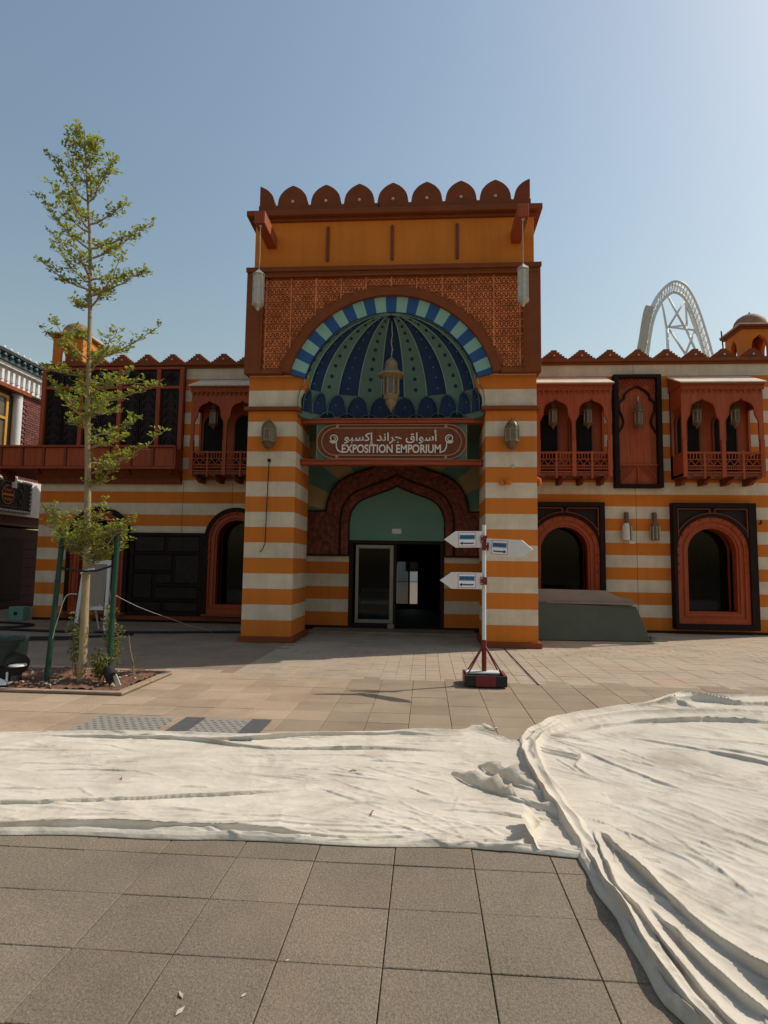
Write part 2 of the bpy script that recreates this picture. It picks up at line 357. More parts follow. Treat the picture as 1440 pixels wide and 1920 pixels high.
while y < 23:
    x = -19.13+(.215 if r % 2 else 0)
    while x < 19:
        sq = (-3.1 < x < 1.9 and y < 11.3)
        w = .215 if sq else .43
        vv, ff = (sv_, sf_) if sq else (bv_, bf_)
        xo = x+w/2
        ok = tiles_ok(x+w/2, y) and not (-3.85 < x+w/2 < 2.3 and y > 15.0) and not (-10.6 < x+w/2 < 9.1 and y > 15.95)
        if ok:
            dz = random.uniform(-.0025, .0025); tgt = grey if (x < -2.9 and y > 8.8+.25*math.sin(x*3)) else small
            tgt.add([(a+xo, b+y, c+dz) for a, b, c in vv], ff)
        x += w
    y += .213; r += 1
tag(small.build('small_pavers', 'paver_small', pav), kind='stuff'); tag(grey.build('small_pavers', 'paver_grey', pav), kind='stuff')
# narrow drain slot running back from the sign stand, and the entrance step
MB().box(1.53, 1.55, 8.5, 12.2, -.01, .007).build('drain_slot', 'trim_dark', pav)
MB().box(-2.72, 1.17, 14.05, 14.9, 0, .05).build('entrance_step', 'paver_grey', pav, bevel=.006)
# ================================================================ BUILDING
C = -.765
B = empty('market_building', (C, 14, 0), 'orange and cream striped market hall with a tall domed entrance gate', 'building')
# ---- gate pillars made of courses
for sgn in (-1, 1):
    P = empty('pillar', (C+sgn*2.46, 12.9, 0)); P.parent = B; P.location = Vector((C+sgn*2.46, 12.9, 0))-ORG[B.name]
    xo, xi = C+sgn*2.985, C+sgn*1.95; x0, x1 = min(xo, xi), max(xo, xi)
    box('plinth', 'brown', P, x0-.06, x1+.06, 12.13, 13.66, 0, .12, bevel=.012)
    zs = [.12]+[.443+.3162*k for k in range(14)]+[4.775]
    for k in range(len(zs)-1):
        e = .0015*(k % 2)
        box('course', 'orange' if k % 2 == 0 else 'cream', P, x0+e, x1-e, 12.2+e, 13.6, zs[k], zs[k+1], bevel=.005)
    box('ledge', 'brown', P, x0-.075, x1+.075, 12.12, 13.6, 4.775, 4.858, bevel=.014)
    cv = catmull([(C+sgn*1.875, 4.858), (C+sgn*1.895, 4.95), (C+sgn*1.89, 5.05), (C+sgn*1.865, 5.13), (C+sgn*1.815, 5.22)], 5); cv2 = catmull([(C+sgn*1.815, 5.22), (C+sgn*1.765, 5.29), (C+sgn*1.74, 5.37), (C+sgn*1.735, 5.42)], 5)
    MB().prism([(xo, 4.858)]+cv+[(xo, 5.22)], 12.203, 12.34).build('capital_course', 'cream', P, bevel=.004)
    MB().prism([(xo, 5.22)]+cv2+[(C+sgn*1.735, 5.515), (xo, 5.515)], 12.2, 12.34).build('capital_course', 'orange', P, bevel=.004)
    box('capital_fillet', 'cream', P, min(xo, C+sgn*1.735), max(xo, C+sgn*1.735), 12.19, 12.34, 5.515, 5.545, bevel=.004)
    # solid behind the capital and the flank wall back to the wing
    box('pier_core', 'orange', P, min(xo, C+sgn*2.02), max(xo, C+sgn*2.02), 12.34, 13.6, 4.858, 5.545)
    a, b = C+sgn*2.98, C+sgn*2.30
    for k in range(len(zs)-1): box('course', 'orange' if k % 2 == 0 else 'cream', P, min(a, b), max(a, b), 13.6, 15.75, zs[k], zs[k+1])
    box('flank_wall', 'orange', P, min(a, b), max(a, b), 13.6, 15.75, 4.775, 5.545)
# ---- upper block with the great arch
U = MB().box(-3.815, C-2.62, 12.16, 17.2, 5.545, 7.6).box(C+2.62, 2.285, 12.16, 17.2, 5.545, 7.6).box(-3.815, 2.285, 12.16, 17.2, 7.6, 7.79)
U.box(C-2.62, C+2.62, 14.75, 17.2, 4.9, 7.6).build('upper_block', 'brown', B)
AZ, AR = 5.01, 2.15
angs = [math.radians(a) for a in np.linspace(-76.3, 76.3, 61)]
def arc(r, aa=angs, z0=AZ, c=C): return [(c+r*math.sin(a), z0+r*math.cos(a)) for a in aa]
# outer frame: plain border, then carved field, then arch moulding
fr = MB().box(-3.815, -3.47, 12.0, 12.16, 5.52, 7.6).box(1.94, 2.285, 12.0, 12.16, 5.52, 7.6).box(-3.815, 2.285, 12.0, 12.16, 7.6, 7.79)
fr.box(-3.47, C-2.24, 12.0, 12.16, 5.52, 5.63).box(C+2.24, 1.94, 12.0, 12.16, 5.52, 5.63)
fr.build('frame', 'brown', B, bevel=.01)
mo = MB().box(-3.83, 2.30, 11.955, 12.0, 7.70, 7.80).box(-3.5, 1.97, 11.975, 12.0, 7.585, 7.63).build('frame_moulding', 'brown', B, bevel=.01)
box('frame_moulding', 'brown', B, -3.50, -3.455, 11.98, 12.0, 5.6, 7.585, bevel=.006); box('frame_moulding', 'brown', B, 1.925, 1.97, 11.98, 12.0, 5.6, 7.585, bevel=.006)
MB().band(arc(2.30), arc(AR), 11.97, 12.16).build('arch_moulding', 'brown', B, smooth=35)
MB().band(arc(2.33), arc(2.30), 11.985, 12.16).build('arch_fillet', 'brown', B, smooth=35)
# carved field behind: backing plate with the arch cut out, and a lattice of small raised pieces
arc_c = [(C-2.24, 5.63)]+[p for p in arc(2.32) if p[1] > 5.63]+[(C+2.24, 5.63)]
rim = [(max(-3.47, min(1.94, C+(x-C)*9)), 7.6) for x, z in arc_c]
def ray_rect(x, z, cx=C, cz=5.2, x0=-3.47, x1=1.94, z0=5.63, z1=7.6):
    dx, dz = x-cx, z-cz; t = 1e9
    if dx > 1e-6: t = min(t, (x1-cx)/dx)
    if dx < -1e-6: t = min(t, (x0-cx)/dx)
    if dz > 1e-6: t = min(t, (z1-cz)/dz)
    return (cx+dx*t, max(z0, cz+dz*t))
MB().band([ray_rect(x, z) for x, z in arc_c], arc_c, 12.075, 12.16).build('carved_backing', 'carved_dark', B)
lat = MB(); cs = .092; row = 0; z = 5.68
while z < 7.6:
    x = -3.42+(cs*.5 if row % 2 else 0)
    while x < 1.92:
        if math.hypot(x-C, z-AZ) > 2.40 and z < 7.56:
            d = random.uniform(12.045, 12.056); rr = cs*.27
            lat.prism([(x+rr*math.cos(k*math.pi/3+.52), z+rr*math.sin(k*math.pi/3+.52)) for k in range(6)], d, 12.08)
            for k in range(3):
                a = math.radians(90+120*k)+(math.pi if row % 2 else 0)
                p = (x+math.cos(a)*cs*.34, 12.06, z+math.sin(a)*cs*.34); q = (x+math.cos(a)*cs*.60, 12.06, z+math.sin(a)*cs*.60)
                if math.hypot(q[0]-C, q[2]-AZ) > 2.36 and q[2] < 7.59 and -3.46 < q[0] < 1.93: lat.bar(p, q, .026, .022)
        x += cs
    z += cs*.866; row += 1
tag(lat.build('carved_lattice', 'carved', B), kind='stuff')
for k, xx in enumerate(np.linspace(-3.40, 1.87, 11)):   # vertical ribs that divide the field
    zb = 5.63
    if abs(xx-C) < 2.36: zb = AZ+math.sqrt(2.36**2-(xx-C)**2)
    if zb < 7.5: box('carved_rib', 'carved', B, xx-.014, xx+.014, 12.04, 12.08, zb, 7.585)
# painted arch stones
for k in range(-12, 13):
    w = 6.35; a0, a1 = math.radians((k-.5)*w), math.radians((k+.5)*w); aa = np.clip(np.linspace(a0, a1, 5), math.radians(-76), math.radians(76))
    MB().band(arc(AR-.004, aa), arc(1.835, aa), 12.06, 12.2, yB0=12.13).build('arch_stone', 'blue_bright' if k % 2 == 0 else 'teal_light', B)
MB().band(arc(1.84), arc(1.822), 12.12, 12.2).build('arch_rim', 'navy', B, smooth=35)
# ---- ribbed half dome
DC = (C, 12.15, 5.0); DR = 1.84; KD = .5          # the niche is half as deep as wide
D = empty('half_dome', DC); D.parent = B; D.location = Vector(DC)-ORG[B.name]
ng = 11; st_mesh = MB().lathe([(.042, 0), (.042, .010), (.030, .022), (.012, .025)], 8).mesh('stud', 'navy', 40)
st_mesh2 = MB().lathe([(.020, 0), (.018, .012), (.006, .018)], 8).mesh('stud', 'teal', 40)
def dpt(ph, th, r=DR): return Vector((DC[0]+r*math.sin(ph)*math.sin(th), DC[1]+KD*r*math.cos(ph)*math.sin(th), DC[2]+r*math.cos(th)))
for gi in range(ng):
    p0, p1 = -math.pi/2+math.pi*gi/ng, -math.pi/2+math.pi*(gi+1)/ng; teal = gi % 2 == 0
    V = []; F = []; nu, nv = 8, 26
    for j in range(nv+1):
        th = math.radians(1.5+(80.5-1.5)*j/nv)
        for i in range(nu+1):
            t = i/nu; V.append(dpt(p0+(p1-p0)*t, th, DR+(.035 if teal else .05)*math.sin(math.pi*t)*math.sin(th)))
    for j in range(nv):
        for i in range(nu): a = j*(nu+1)+i; F.append((a, a+1, a+nu+2, a+nu+1))
    MB().add(V, F).build('dome_panel', 'teal' if teal else 'blue', D, smooth=True)
    for k in range(10):
        th = math.radians(9+(76-9)*k/9); ph = (p0+p1)/2; r_ = DR+(.035 if teal else .05)*math.sin(th)-.002
        q = dpt(ph, th, r_); n = (Vector(DC)-q); n.y /= KD*KD; n.normalize()
        inst(st_mesh if teal else st_mesh2, 'stud', q, D, rot=n.to_track_quat('Z', 'Y').to_euler(), scale=(.6+.4*math.sin(th),)*3)
for k in range(ng+1):                                  # thin ribs between panels
    ph = -math.pi/2+math.pi*k/ng
    MB().tube([dpt(ph, math.radians(1+79.5*j/20), DR-.002) for j in range(21)], .011, 5).build('dome_rib', 'teal_light', D, smooth=True)
MB().ball((C, 12.27, 6.80), .06, sz=.5).build('dome_boss', 'trim_dark', D, smooth=True)
# scalloped belt under the dome
bel = MB(); V = []; F = []; na = 60
for j, (r_, z_) in enumerate([(1.93, 4.70), (1.93, 5.05), (1.90, 5.2), (1.83, 5.31)]):
    for i in range(na+1):
        a = -math.pi/2+math.pi*i/na; V.append((C+r_*math.sin(a), DC[1]+KD*r_*math.cos(a), z_))
for j in range(3):
    for i in range(na): a = j*(na+1)+i; F.append((a, a+1, a+na+2, a+na+1))
bel.add(V, F).build('belt', 'teal', D, smooth=True)
for row, (zb, zt, rr, shift) in enumerate([(4.83, 5.30, 1.885, 0), (4.62, 4.90, 1.90, .5)]):
    for k in range(ng+1-row):
        ph0 = -math.pi/2+math.pi*(k+shift)/ng; hw = math.pi/ng*.485
        if k <= row or k >= ng-row-(1 if row else 0): continue
        V = []; F = []; nu, nv = 12, 8
        for j in range(nv+1):
            t = j/nv; wz = math.sqrt(max(0, 1-t**2.2))
            for i in range(nu+1):
                s_ = -1+2*i/nu; edge = min(1, (1-abs(s_))*3)*min(1, (1-t)*3+.0)
                z_ = zb+(zt-zb)*t; r_ = rr-.03+.06*edge-(.06*max(0, t-.55)/.45)
                a = ph0+hw*s_*wz; V.append((C+r_*math.sin(a), DC[1]+KD*r_*math.cos(a), z_))
        for j in range(nv):
            for i in range(nu): a = j*(nu+1)+i; F.append((a, a+1, a+nu+2, a+nu+1))
        sc = MB().add(V, F).build('scallop', 'navy' if row else 'blue', D, smooth=True)
        rimp = [V[j*(nu+1)] for j in range(nv+1)]+[V[j*(nu+1)+nu] for j in range(nv-1, -1, -1)]
        MB().tube([(x_, y_-.004, z_) for x_, y_, z_ in rimp], .009, 5).build('scallop_rim', 'teal', sc, smooth=True)
        if not row:
            a = ph0; inst(st_mesh2, 'stud', (C+(rr+.015)*math.sin(a), DC[1]+KD*(rr+.015)*math.cos(a), zb+.24), sc, rot=Vector((-math.sin(a), -math.cos(a), 0)).to_track_quat('Z', 'Y').to_euler())
# shell closing the dome against the light, and porch ceiling
V = []; F = []
for r_, z_ in ((1.93, 4.70), (3.3, 4.70)):
    for i in range(na+1):
        a = -math.pi/2+math.pi*i/na
        V.append((max(-3.08, min(1.55, C+r_*math.sin(a))), max(12.3, min(14.9, DC[1]+r_*math.cos(a)*(KD if r_ < 2 else 1.6))), z_))
for i in range(na): F.append((i, i+1, na+2+i, na+1+i))
MB().add(V, F).build('porch_ceiling', 'teal', B)
# ---- orange parapet storey
box('parapet_storey', 'orange_skylit', B, -3.71, 2.18, 12.15, 17.1, 7.79, 8.88, bevel=.008)
for xx in (-2.135, C, .597): MB().prism([(xx+.034*math.cos(a)*1, (8.72 if math.sin(a) > 0 else 8.02)+.034*math.sin(a)) for a in np.linspace(0, 2*math.pi, 17)[:-1]], 12.112, 12.16).build('slot_bar', 'brown_wood', B)
cor = MB().box(-3.77, 2.24, 12.09, 17.16, 8.88, 8.95).build('cornice', 'brown', B, bevel=.01)
box('cornice', 'brown', B, -3.87, 2.335, 11.98, 17.25, 8.95, 9.07, bevel=.014)
box('cornice', 'brown', B, -3.82, 2.29, 12.03, 17.2, 9.07, 9.10, bevel=.008)
box('merlon_base', 'brown', B, -3.66, 2.125, 12.15, 12.42, 9.10, 9.27)
for xx in (-3.66, 1.855): box('merlon_base', 'brown', B, xx, xx+.27, 12.42, 17.0, 9.10, 9.27)
lobe = [(-.335, .0)]+[(-.325+.0, .05)]+catmull([(-.325, .05), (-.312, .14), (-.27, .25), (-.18, .355), (-.08, .42), (0, .455)], 5)
lobe = lobe+[(-x, z) for x, z in lobe[-2::-1]]
def lobe_half(): return [(x, z) for x, z in lobe if x >= 0]+[(0, 0)]
mm = MB().prism(lobe, 0, .24).mesh('merlon', 'brown'); mh = MB().prism([(0, 0)]+[(x, z) for x, z in lobe if x > -1e-6], 0, .24).mesh('merlon', 'brown')
mh2 = MB().prism([(0, 0)]+[(-x, z) for x, z in lobe if x > -1e-6], 0, .24).mesh('merlon', 'brown')
bo = MB().lathe([(.033, 0), (.033, .02), (.02, .034), (.005, .038)], 10).mesh('boss', 'boss', 40)
sp = .7195
for k in range(-3, 4):
    m_ = inst(mm, 'merlon', (C+sp*k, 12.165, 9.27), B); inst(bo, 'boss', (C+sp*k, 12.165, 9.355), m_, rot=(math.pi/2, 0, 0))
inst(mh, 'merlon', (-3.645, 12.165, 9.27), B); inst(mh2, 'merlon', (2.11, 12.165, 9.27), B)
for k in range(6):
    for xx in (-3.645, 2.11): inst(mm, 'merlon', (xx+(.0 if xx < 0 else 0), 12.9+.72*k, 9.27), B, rot=(0, 0, math.pi/2 if xx > 0 else -math.pi/2))
box('downpipe_stub', 'trim_dark', B, C-.315, C-.285, 12.14, 12.165, 9.1, 9.24)
# ---- entrance wall in the porch
YW = 14.9; dl, dr = -1.91, .45; CD = (dl+dr)/2
E_ = empty('entrance_wall', (CD, YW, 0)); E_.parent = B; E_.location = Vector((CD, YW, 0))-ORG[B.name]
zs = [.1, .43, .741, 1.052, 1.363, 1.66, 1.81]
for a, b in ((-3.09, dl), (dr, 1.56)):
    box('base_course', 'trim_dark', E_, a, b, YW-.03, YW+.3, 0, .1, bevel=.006)
    for k in range(6): box('course', 'orange' if k % 2 == 0 else 'cream', E_, a, b, YW, YW+.3, zs[k], zs[k+1], bevel=.004)
    box('red_panel', 'red_ornament', E_, a, b, YW-.06, YW+.3, 1.84, 2.90, bevel=.008)
    box('panel_trim', 'trim_dark', E_, a, b, YW-.085, YW+.2, 1.80, 1.84, bevel=.006)
    xo0, xo1 = (a, CD-1.74) if a < CD else (CD+1.74, b)
    box('panel_trim', 'trim_dark', E_, xo0, xo1, YW-.085, YW+.1, 2.90, 2.935, bevel=.006)
# ray panels
for k in range(14):
    a0, a1 = math.radians(180*k/14), math.radians(180*(k+1)/14); cx, cz = CD, 2.55
    poly = [(cx, cz), (cx+9*math.cos(a0), cz+9*math.sin(a0)), (cx+9*math.cos(a1), cz+9*math.sin(a1))]
    poly = clip_rect(poly, -3.09, 1.56, 2.9, 4.72)
    if len(poly) > 2: MB().prism(poly, YW-.004*(k % 2), YW+.3).build('ray_panel', 'ray_tan' if k % 2 == 0 else 'ray_teal', E_)
NI = [(-1, 0), (-.985, .14), (-.945, .32), (-.86, .49), (-.77, .59), (-.63, .68), (-.49, .745), (-.22, .87), (0, 1.0)]
NO = [(-1, 0), (-.955, .16), (-.905, .30), (-.76, .50), (-.59, .645), (-.41, .776), (-.185, .895), (0, 1.0)]
def keel(N, hw, zs_, za, n=5, c=CD): return mirror_path([(c+x*hw, zs_+(za-zs_)*z) for x, z in catmull(N, n)], c)
NM = NI
inn = keel(NI, 1.18, 2.62, 3.55); mid = keel(NI, 1.40, 2.70, 3.83)
def jam(path, z): return [(path[0][0], z)]+path+[(path[-1][0], z)]
MB().band(jam(mid, 1.84), jam(inn, 1.84), YW-.075, YW+.2).build('inner_arch_band', 'red_ornament', E_, smooth=30)
midN = keel(NI, 1.40, 2.70, 3.83, n=5); outN = keel(NI, 1.76, 2.91, 4.27, n=5)
outN = keel(NO, 1.76, 2.91, 4.27, n=40//7*1) if False else outN
MB().band(outN, midN, YW-.10, YW+.2).build('outer_arch_band', 'red_ornament', E_, smooth=30)
for a in (0, 1):   # fill between jamb panel and band
    pass
MB().tube([(x, YW-.10, z) for x, z in jam(mid, 1.84)], .026, 6).build('arch_trim', 'trim_dark', E_, smooth=True)
MB().tube([(x, YW-.09, z) for x, z in jam(inn, 1.84)], .018, 6).build('arch_trim', 'trim_dark', E_, smooth=True)
MB().tube([(x, YW-.10, z) for x, z in outN], .024, 6).build('arch_trim', 'trim_dark', E_, smooth=True)
# tympanum
MB().prism([(x, z) for x, z in inn]+[(inn[-1][0], 2.2), (inn[0][0], 2.2)], YW-.02, YW+.16).build('tympanum', 'tympanum', E_)
ex = MB().box(-.85, -.61, YW-.06, YW-.02, 2.36, 2.50).build('emergency_light', 'white_paint', E_, bevel=.02)
MB().box(-.832, -.745, YW-.068, YW-.06, 2.385, 2.475).box(-.715, -.628, YW-.068, YW-.06, 2.385, 2.475).build('lens', 'white_paint', ex)
# door frame and leaf
df = MB().box(dl, dl+.10, YW+.02, YW+.2, .05, 2.2).box(dr-.10, dr, YW+.02, YW+.2, .05, 2.2).box(dl+.1, dr-.1, YW+.02, YW+.2, 2.12, 2.2).box(-.80, -.73, YW+.02, YW+.2, .05, 2.12).box(dl+.1, -.80, YW+.05, YW+.2, .05, .17)
df.build('door_frame', 'trim_dark', E_, bevel=.005)
lf = MB().box(-1.745, -1.665, YW+.03, YW+.10, .17, 2.09).box(-.895, -.80, YW+.03, YW+.10, .17, 2.09).box(-1.665, -.895, YW+.03, YW+.10, 2.0, 2.09).box(-1.665, -.895, YW+.03, YW+.10, .17, .26).build('door_leaf', 'alu', E_, bevel=.006)
box('pane', 'clear_glass', lf, -1.665, -.895, YW+.06, YW+.075, .26, 2.0)
box('door_handle', 'alu', lf, -.86, -.835, YW-.03, YW+.03, .95, 1.25)
box('floor_closer', 'grey_panel', E_, -.93, -.76, YW-.14, YW+.02, .05, .17, bevel=.02)
# interior hall that can be seen through the open door
H = empty('interior_hall', (C, 18, 0)); H.parent = B; H.location = Vector((C, 18, 0))-ORG[B.name]
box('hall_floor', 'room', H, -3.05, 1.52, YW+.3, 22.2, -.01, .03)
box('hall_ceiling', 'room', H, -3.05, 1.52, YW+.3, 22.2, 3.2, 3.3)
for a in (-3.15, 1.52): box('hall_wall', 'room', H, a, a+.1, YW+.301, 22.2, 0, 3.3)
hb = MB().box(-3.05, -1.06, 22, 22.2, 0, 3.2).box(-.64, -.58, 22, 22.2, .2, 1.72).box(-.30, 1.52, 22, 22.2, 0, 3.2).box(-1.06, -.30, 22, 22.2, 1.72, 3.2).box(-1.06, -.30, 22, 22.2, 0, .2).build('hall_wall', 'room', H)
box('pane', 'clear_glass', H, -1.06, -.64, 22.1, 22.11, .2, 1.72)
# ---------------------------------------------------------------- wings
YF = 15.75
ZC = [.06]+[.377+.311*k for k in range(21)]+[6.90]
def arch_hw(r, zs_): 
    def f(z): return r if z <= zs_ else (math.sqrt(max(0, r*r-(z-zs_)**2)) if z < zs_+r else 0)
    return f
# holes: (centre x, z bottom, z top, half-width function)
LW1, LW2, RW1, RW2 = -8.77, -5.0, 3.5, 7.12
HO_L = [(LW1, .25, 2.22+.72, arch_hw(.72, 2.22)), (LW2, .25, 2.22+.72, arch_hw(.72, 2.22))]
HO_R = [(RW1, .25, 2.02+.74, arch_hw(.74, 2.02)), (RW2, .25, 2.02+.74, arch_hw(.74, 2.02))]
def wing(x0, x1, holes):
    Wg = empty('wing_wall', ((x0+x1)/2, YF, 0)); Wg.parent = B; Wg.location = Vector(((x0+x1)/2, YF, 0))-ORG[B.name]
    for k in range(len(ZC)-1):
        za, zb = ZC[k], ZC[k+1]; cuts = [h for h in holes if h[1] < zb and h[2] > za]; m = 'orange' if k % 2 == 0 else 'cream'
        e = .0012*(k % 2); yf = YF+e
        left = x0; L0 = [(x0, za)]; LT = [(x0, zb)]
        pieces = []
        cur = ([(x0, zb), (x0, za)])
        for (cx, hb, ht, hw) in cuts:
            zt = min(zb, ht); n = 8; ln = []; 
            z_lo = max(za, hb)
            zz = [z_lo+(zt-z_lo)*i/n for i in range(n+1)]
            lp = [(cx-hw(z), z) for z in zz]; rp = [(cx+hw(z), z) for z in zz[::-1]]
            if z_lo > za: lp = [(cx, za), (cx, z_lo)]+lp; rp = rp+[(cx, z_lo), (cx, za)]
            if zt < zb: lp = lp+[(cx, zt), (cx, zb)]; rp = [(cx, zb), (cx, zt)]+rp
            pieces.append(cur+lp); cur = rp
        pieces.append(cur+[(x1, za), (x1, zb)])
        for p in pieces:
            q = []
            for pt in p:
                if not q or math.hypot(pt[0]-q[-1][0], pt[1]-q[-1][1]) > 1e-4: q.append(pt)
            MB().prism(q, yf, YF+.35).build('course', m, Wg)
    box('base_course', 'trim_dark', Wg, x0, x1, YF-.045, YF+.3, 0, .06, bevel=.006)
    return Wg
XL, XR = -10.58, 9.05
wl = wing(XL, C-2.98, HO_L); wr = wing(C+2.98, XR, HO_R)
for xx in (-6.56, -5.2): box('seam', 'trim_dark', wl, xx-.004, xx+.004, YF-.002, YF+.01, 2.4, 3.75)
for xx in (5.35,): box('seam', 'trim_dark', wr, xx-.004, xx+.004, YF-.002, YF+.01, .06, 3.75); box('seam', 'trim_dark', wr, xx-.004, xx+.004, YF-.002, YF+.01, 6.58, 6.9)
# end walls, rear wall and roof
for xx in (XL, XR-.3): box('end_wall', 'cream', B, xx+.002, xx+.298, YF+.352, 22, 0, 6.898)
rw = MB().box(XL+.3, -1.06, 22.0+.21, 22.4, 0, 6.9).box(-.30, XR-.3, 22.21, 22.4, 0, 6.9).box(-1.06, -.3, 22.21, 22.4, 1.72, 6.9).build('rear_wall', 'cream', B)
box('roof', 'roofing', B, XL+.3, XR-.3, YF+.352, 22.4, 6.80, 6.895)
stp = [(-.335, 0), (-.335, .055), (-.27, .055), (-.27, .105), (-.205, .105), (-.205, .155), (-.14, .155), (-.14, .205), (-.075, .205), (-.075, .262)]
stp = stp+[(-x, z) for x, z in stp[::-1]]
smm = MB().prism(stp, 0, .16).mesh('stepped_merlon', 'brown')
for (x0, x1, xs) in ((XL, C-2.985, [-5.579-.7185*k for k in range(8)]+[-4.86, -4.14]), (C+2.985, XR, [2.60+.7215*k for k in range(9)])):
    box('wing_cornice', 'brown', B, x0-.08, x1, YF-.06, YF+.4, 6.90, 6.955, bevel=.01)
    box('wing_cornice', 'brown', B, x0-.12, x1, YF-.12, YF+.4, 6.955, 7.04, bevel=.014)
    for xx in xs:
        if x0 < xx-.2 and xx+.2 < x1+.15:
            m_ = inst(smm, 'stepped_merlon', (xx, YF-.03, 7.04), B); inst(bo, 'boss', (xx, YF-.03, 7.15), m_, rot=(math.pi/2, 0, 0), scale=(.8, .8, .8))
for xx in (XL, XR-.16):
    for k in range(8): inst(smm, 'stepped_merlon', (xx+(.0 if xx < 0 else .16), YF+.9+.72*k, 7.04), B, rot=(0, 0, math.pi/2))
    box('wing_cornice', 'brown', B, xx-.1, xx+.3, YF+.4, 22.4, 6.9, 7.04)
# ---------------------------------------------------------------- arched windows
stud_w = MB().lathe([(.034, 0), (.032, .014), (.02, .028), (.004, .032)], 8).mesh('stud', 'window_red', 50)
def arch_path(c, hw, zb, zs_, n=24):
    return [(c-hw, zb)]+[(c-hw*math.cos(math.pi*i/n), zs_+hw*math.sin(math.pi*i/n)) for i in range(n+1)]+[(c+hw, zb)]
def window(c, zs_, r_out, r_in, zb, z_in, rect=None, yb=None):
    w = empty('arched_window', (c, YF, 0)); w.parent = B; w.location = Vector((c, YF, 0))-ORG[B.name]
    yf = 15.56
    steps = [(r_out, r_in+.16, yf, zb, zb), (r_in+.16, r_in+.10, yf+.03, zb, zb+.10), (r_in+.10, r_in+.05, yf+.055, zb+.05, z_in-.06), (r_in+.05, r_in, yf+.02, zb, z_in)]
    rr = [r_out, r_in+.17, r_in+.11, r_in+.055, r_in]; zz = [zb, zb+(z_in-zb)*.45, zb+(z_in-zb)*.65, zb+(z_in-zb)*.85, z_in]; yy = [yf, yf+.035, yf+.01, yf+.045]
    for k in range(4):
        A = arch_path(c, rr[k], zz[k], zs_); Bq = arch_path(c, rr[k+1], zz[k+1], zs_)
        MB().band(A, Bq, yy[k], YF+.2, closed=True).build('frame_moulding', 'window_red', w, smooth=35)
    # deep reveal
    A = arch_path(c, r_in+.02, z_in-.02, zs_); Bq = arch_path(c, r_in, z_in, zs_)
    MB().band(A, Bq, YF+.05, 16.18, closed=True).build('reveal', 'window_red', w, smooth=35)
    MB().prism(arch_path(c, r_in+.01, z_in-.01, zs_), 16.05, 16.06).build('pane', 'clear_glass', w)
    for k in range(9):
        a = math.pi*(k+.5)/9; rs = (rr[0]+rr[1])/2+.005
        inst(stud_w, 'stud', (c-rs*math.cos(a), yf, zs_+rs*math.sin(a)), w, rot=(math.pi/2, 0, 0))
    for s_ in (-1, 1):
        for k in range(3): inst(stud_w, 'stud', (c+s_*((rr[0]+rr[1])/2+.005), yf, zs_-.10-.21*k), w, rot=(math.pi/2, 0, 0))
    if rect:
        x0, x1, z0, z1 = rect; y0 = 15.50
        fr_ = MB().box(x0, c-r_out-.004, y0, YF, z0, z1).box(c+r_out+.004, x1, y0, YF, z0, z1).box(c-r_out-.004, c+r_out+.004, y0, YF, z0, zb-.004)
        fr_.box(c-r_out-.004, c+r_out+.004, y0, YF, zs_+r_out+.235, z1)
        fr_.build('outer_frame', 'dark_wood', w, bevel=.008)
        A = [(c-(r_out+.004)*math.cos(math.pi*i/24), zs_+(r_out+.004)*math.sin(math.pi*i/24)) for i in range(25)]
        top = [(x, zs_+r_out+.235) for x, z in A]
        MB().band(top, A, 15.60, YF).build('spandrel', 'dark_panel', w)
        Bo = [(c-(r_out+.10)*math.cos(math.pi*i/24), zs_+(r_out+.10)*math.sin(math.pi*i/24)) for i in range(25)]
        Bo = [(max(c-r_out-.004, min(c+r_out+.004, x)), z) for x, z in Bo]
        MB().band(Bo, A, 15.52, YF).build('arch_hood', 'dark_wood', w, smooth=35)
        MB().tube([(x, 15.52, z) for x, z in Bo if abs(x-c) < r_out-.01], .014, 5).build('hood_bead', 'brown_wood', w, smooth=True)
        zt = zs_+r_out+.20
        bd = MB()
        for s_ in (-1, 1):
            bd.bar((c+s_*.06, 15.53, zt), (c+s_*(r_out-.03), 15.53, zt), .022, .05); bd.bar((c+s_*.06, 15.53, zt-.1), (c+s_*.06, 15.53, zt), .022, .05)
            bd.bar((c+s_*(r_out-.03), 15.53, zs_+.38), (c+s_*(r_out-.03), 15.53, zt), .022, .05)
        bd.build('spandrel_bead', 'brown_wood', w)
    else:
        A = arch_path(c, r_out+.11, zb, zs_); Bq = arch_path(c, r_out, zb, zs_)
        MB().band(A, Bq, 15.53, YF+.05).build('arch_hood', 'dark_wood', w, smooth=35)
        box('sill', 'brown_wood', w, c-r_out-.11, c+r_out+.11, 15.50, YF, zb-.06, zb-.002, bevel=.008)
    # display table inside, dimly seen
    return w
window(RW2, 2.04, .865, .585, .26, .56, rect=(6.17, 8.175, .12, 3.26))
window(RW1, 2.04, .865, .585, .26, .56, rect=(2.55, 4.50, .12, 3.26))
window(LW1, 2.20, .74, .52, .25, .50)
window(LW2, 2.20, .74, .52, .25, .50)
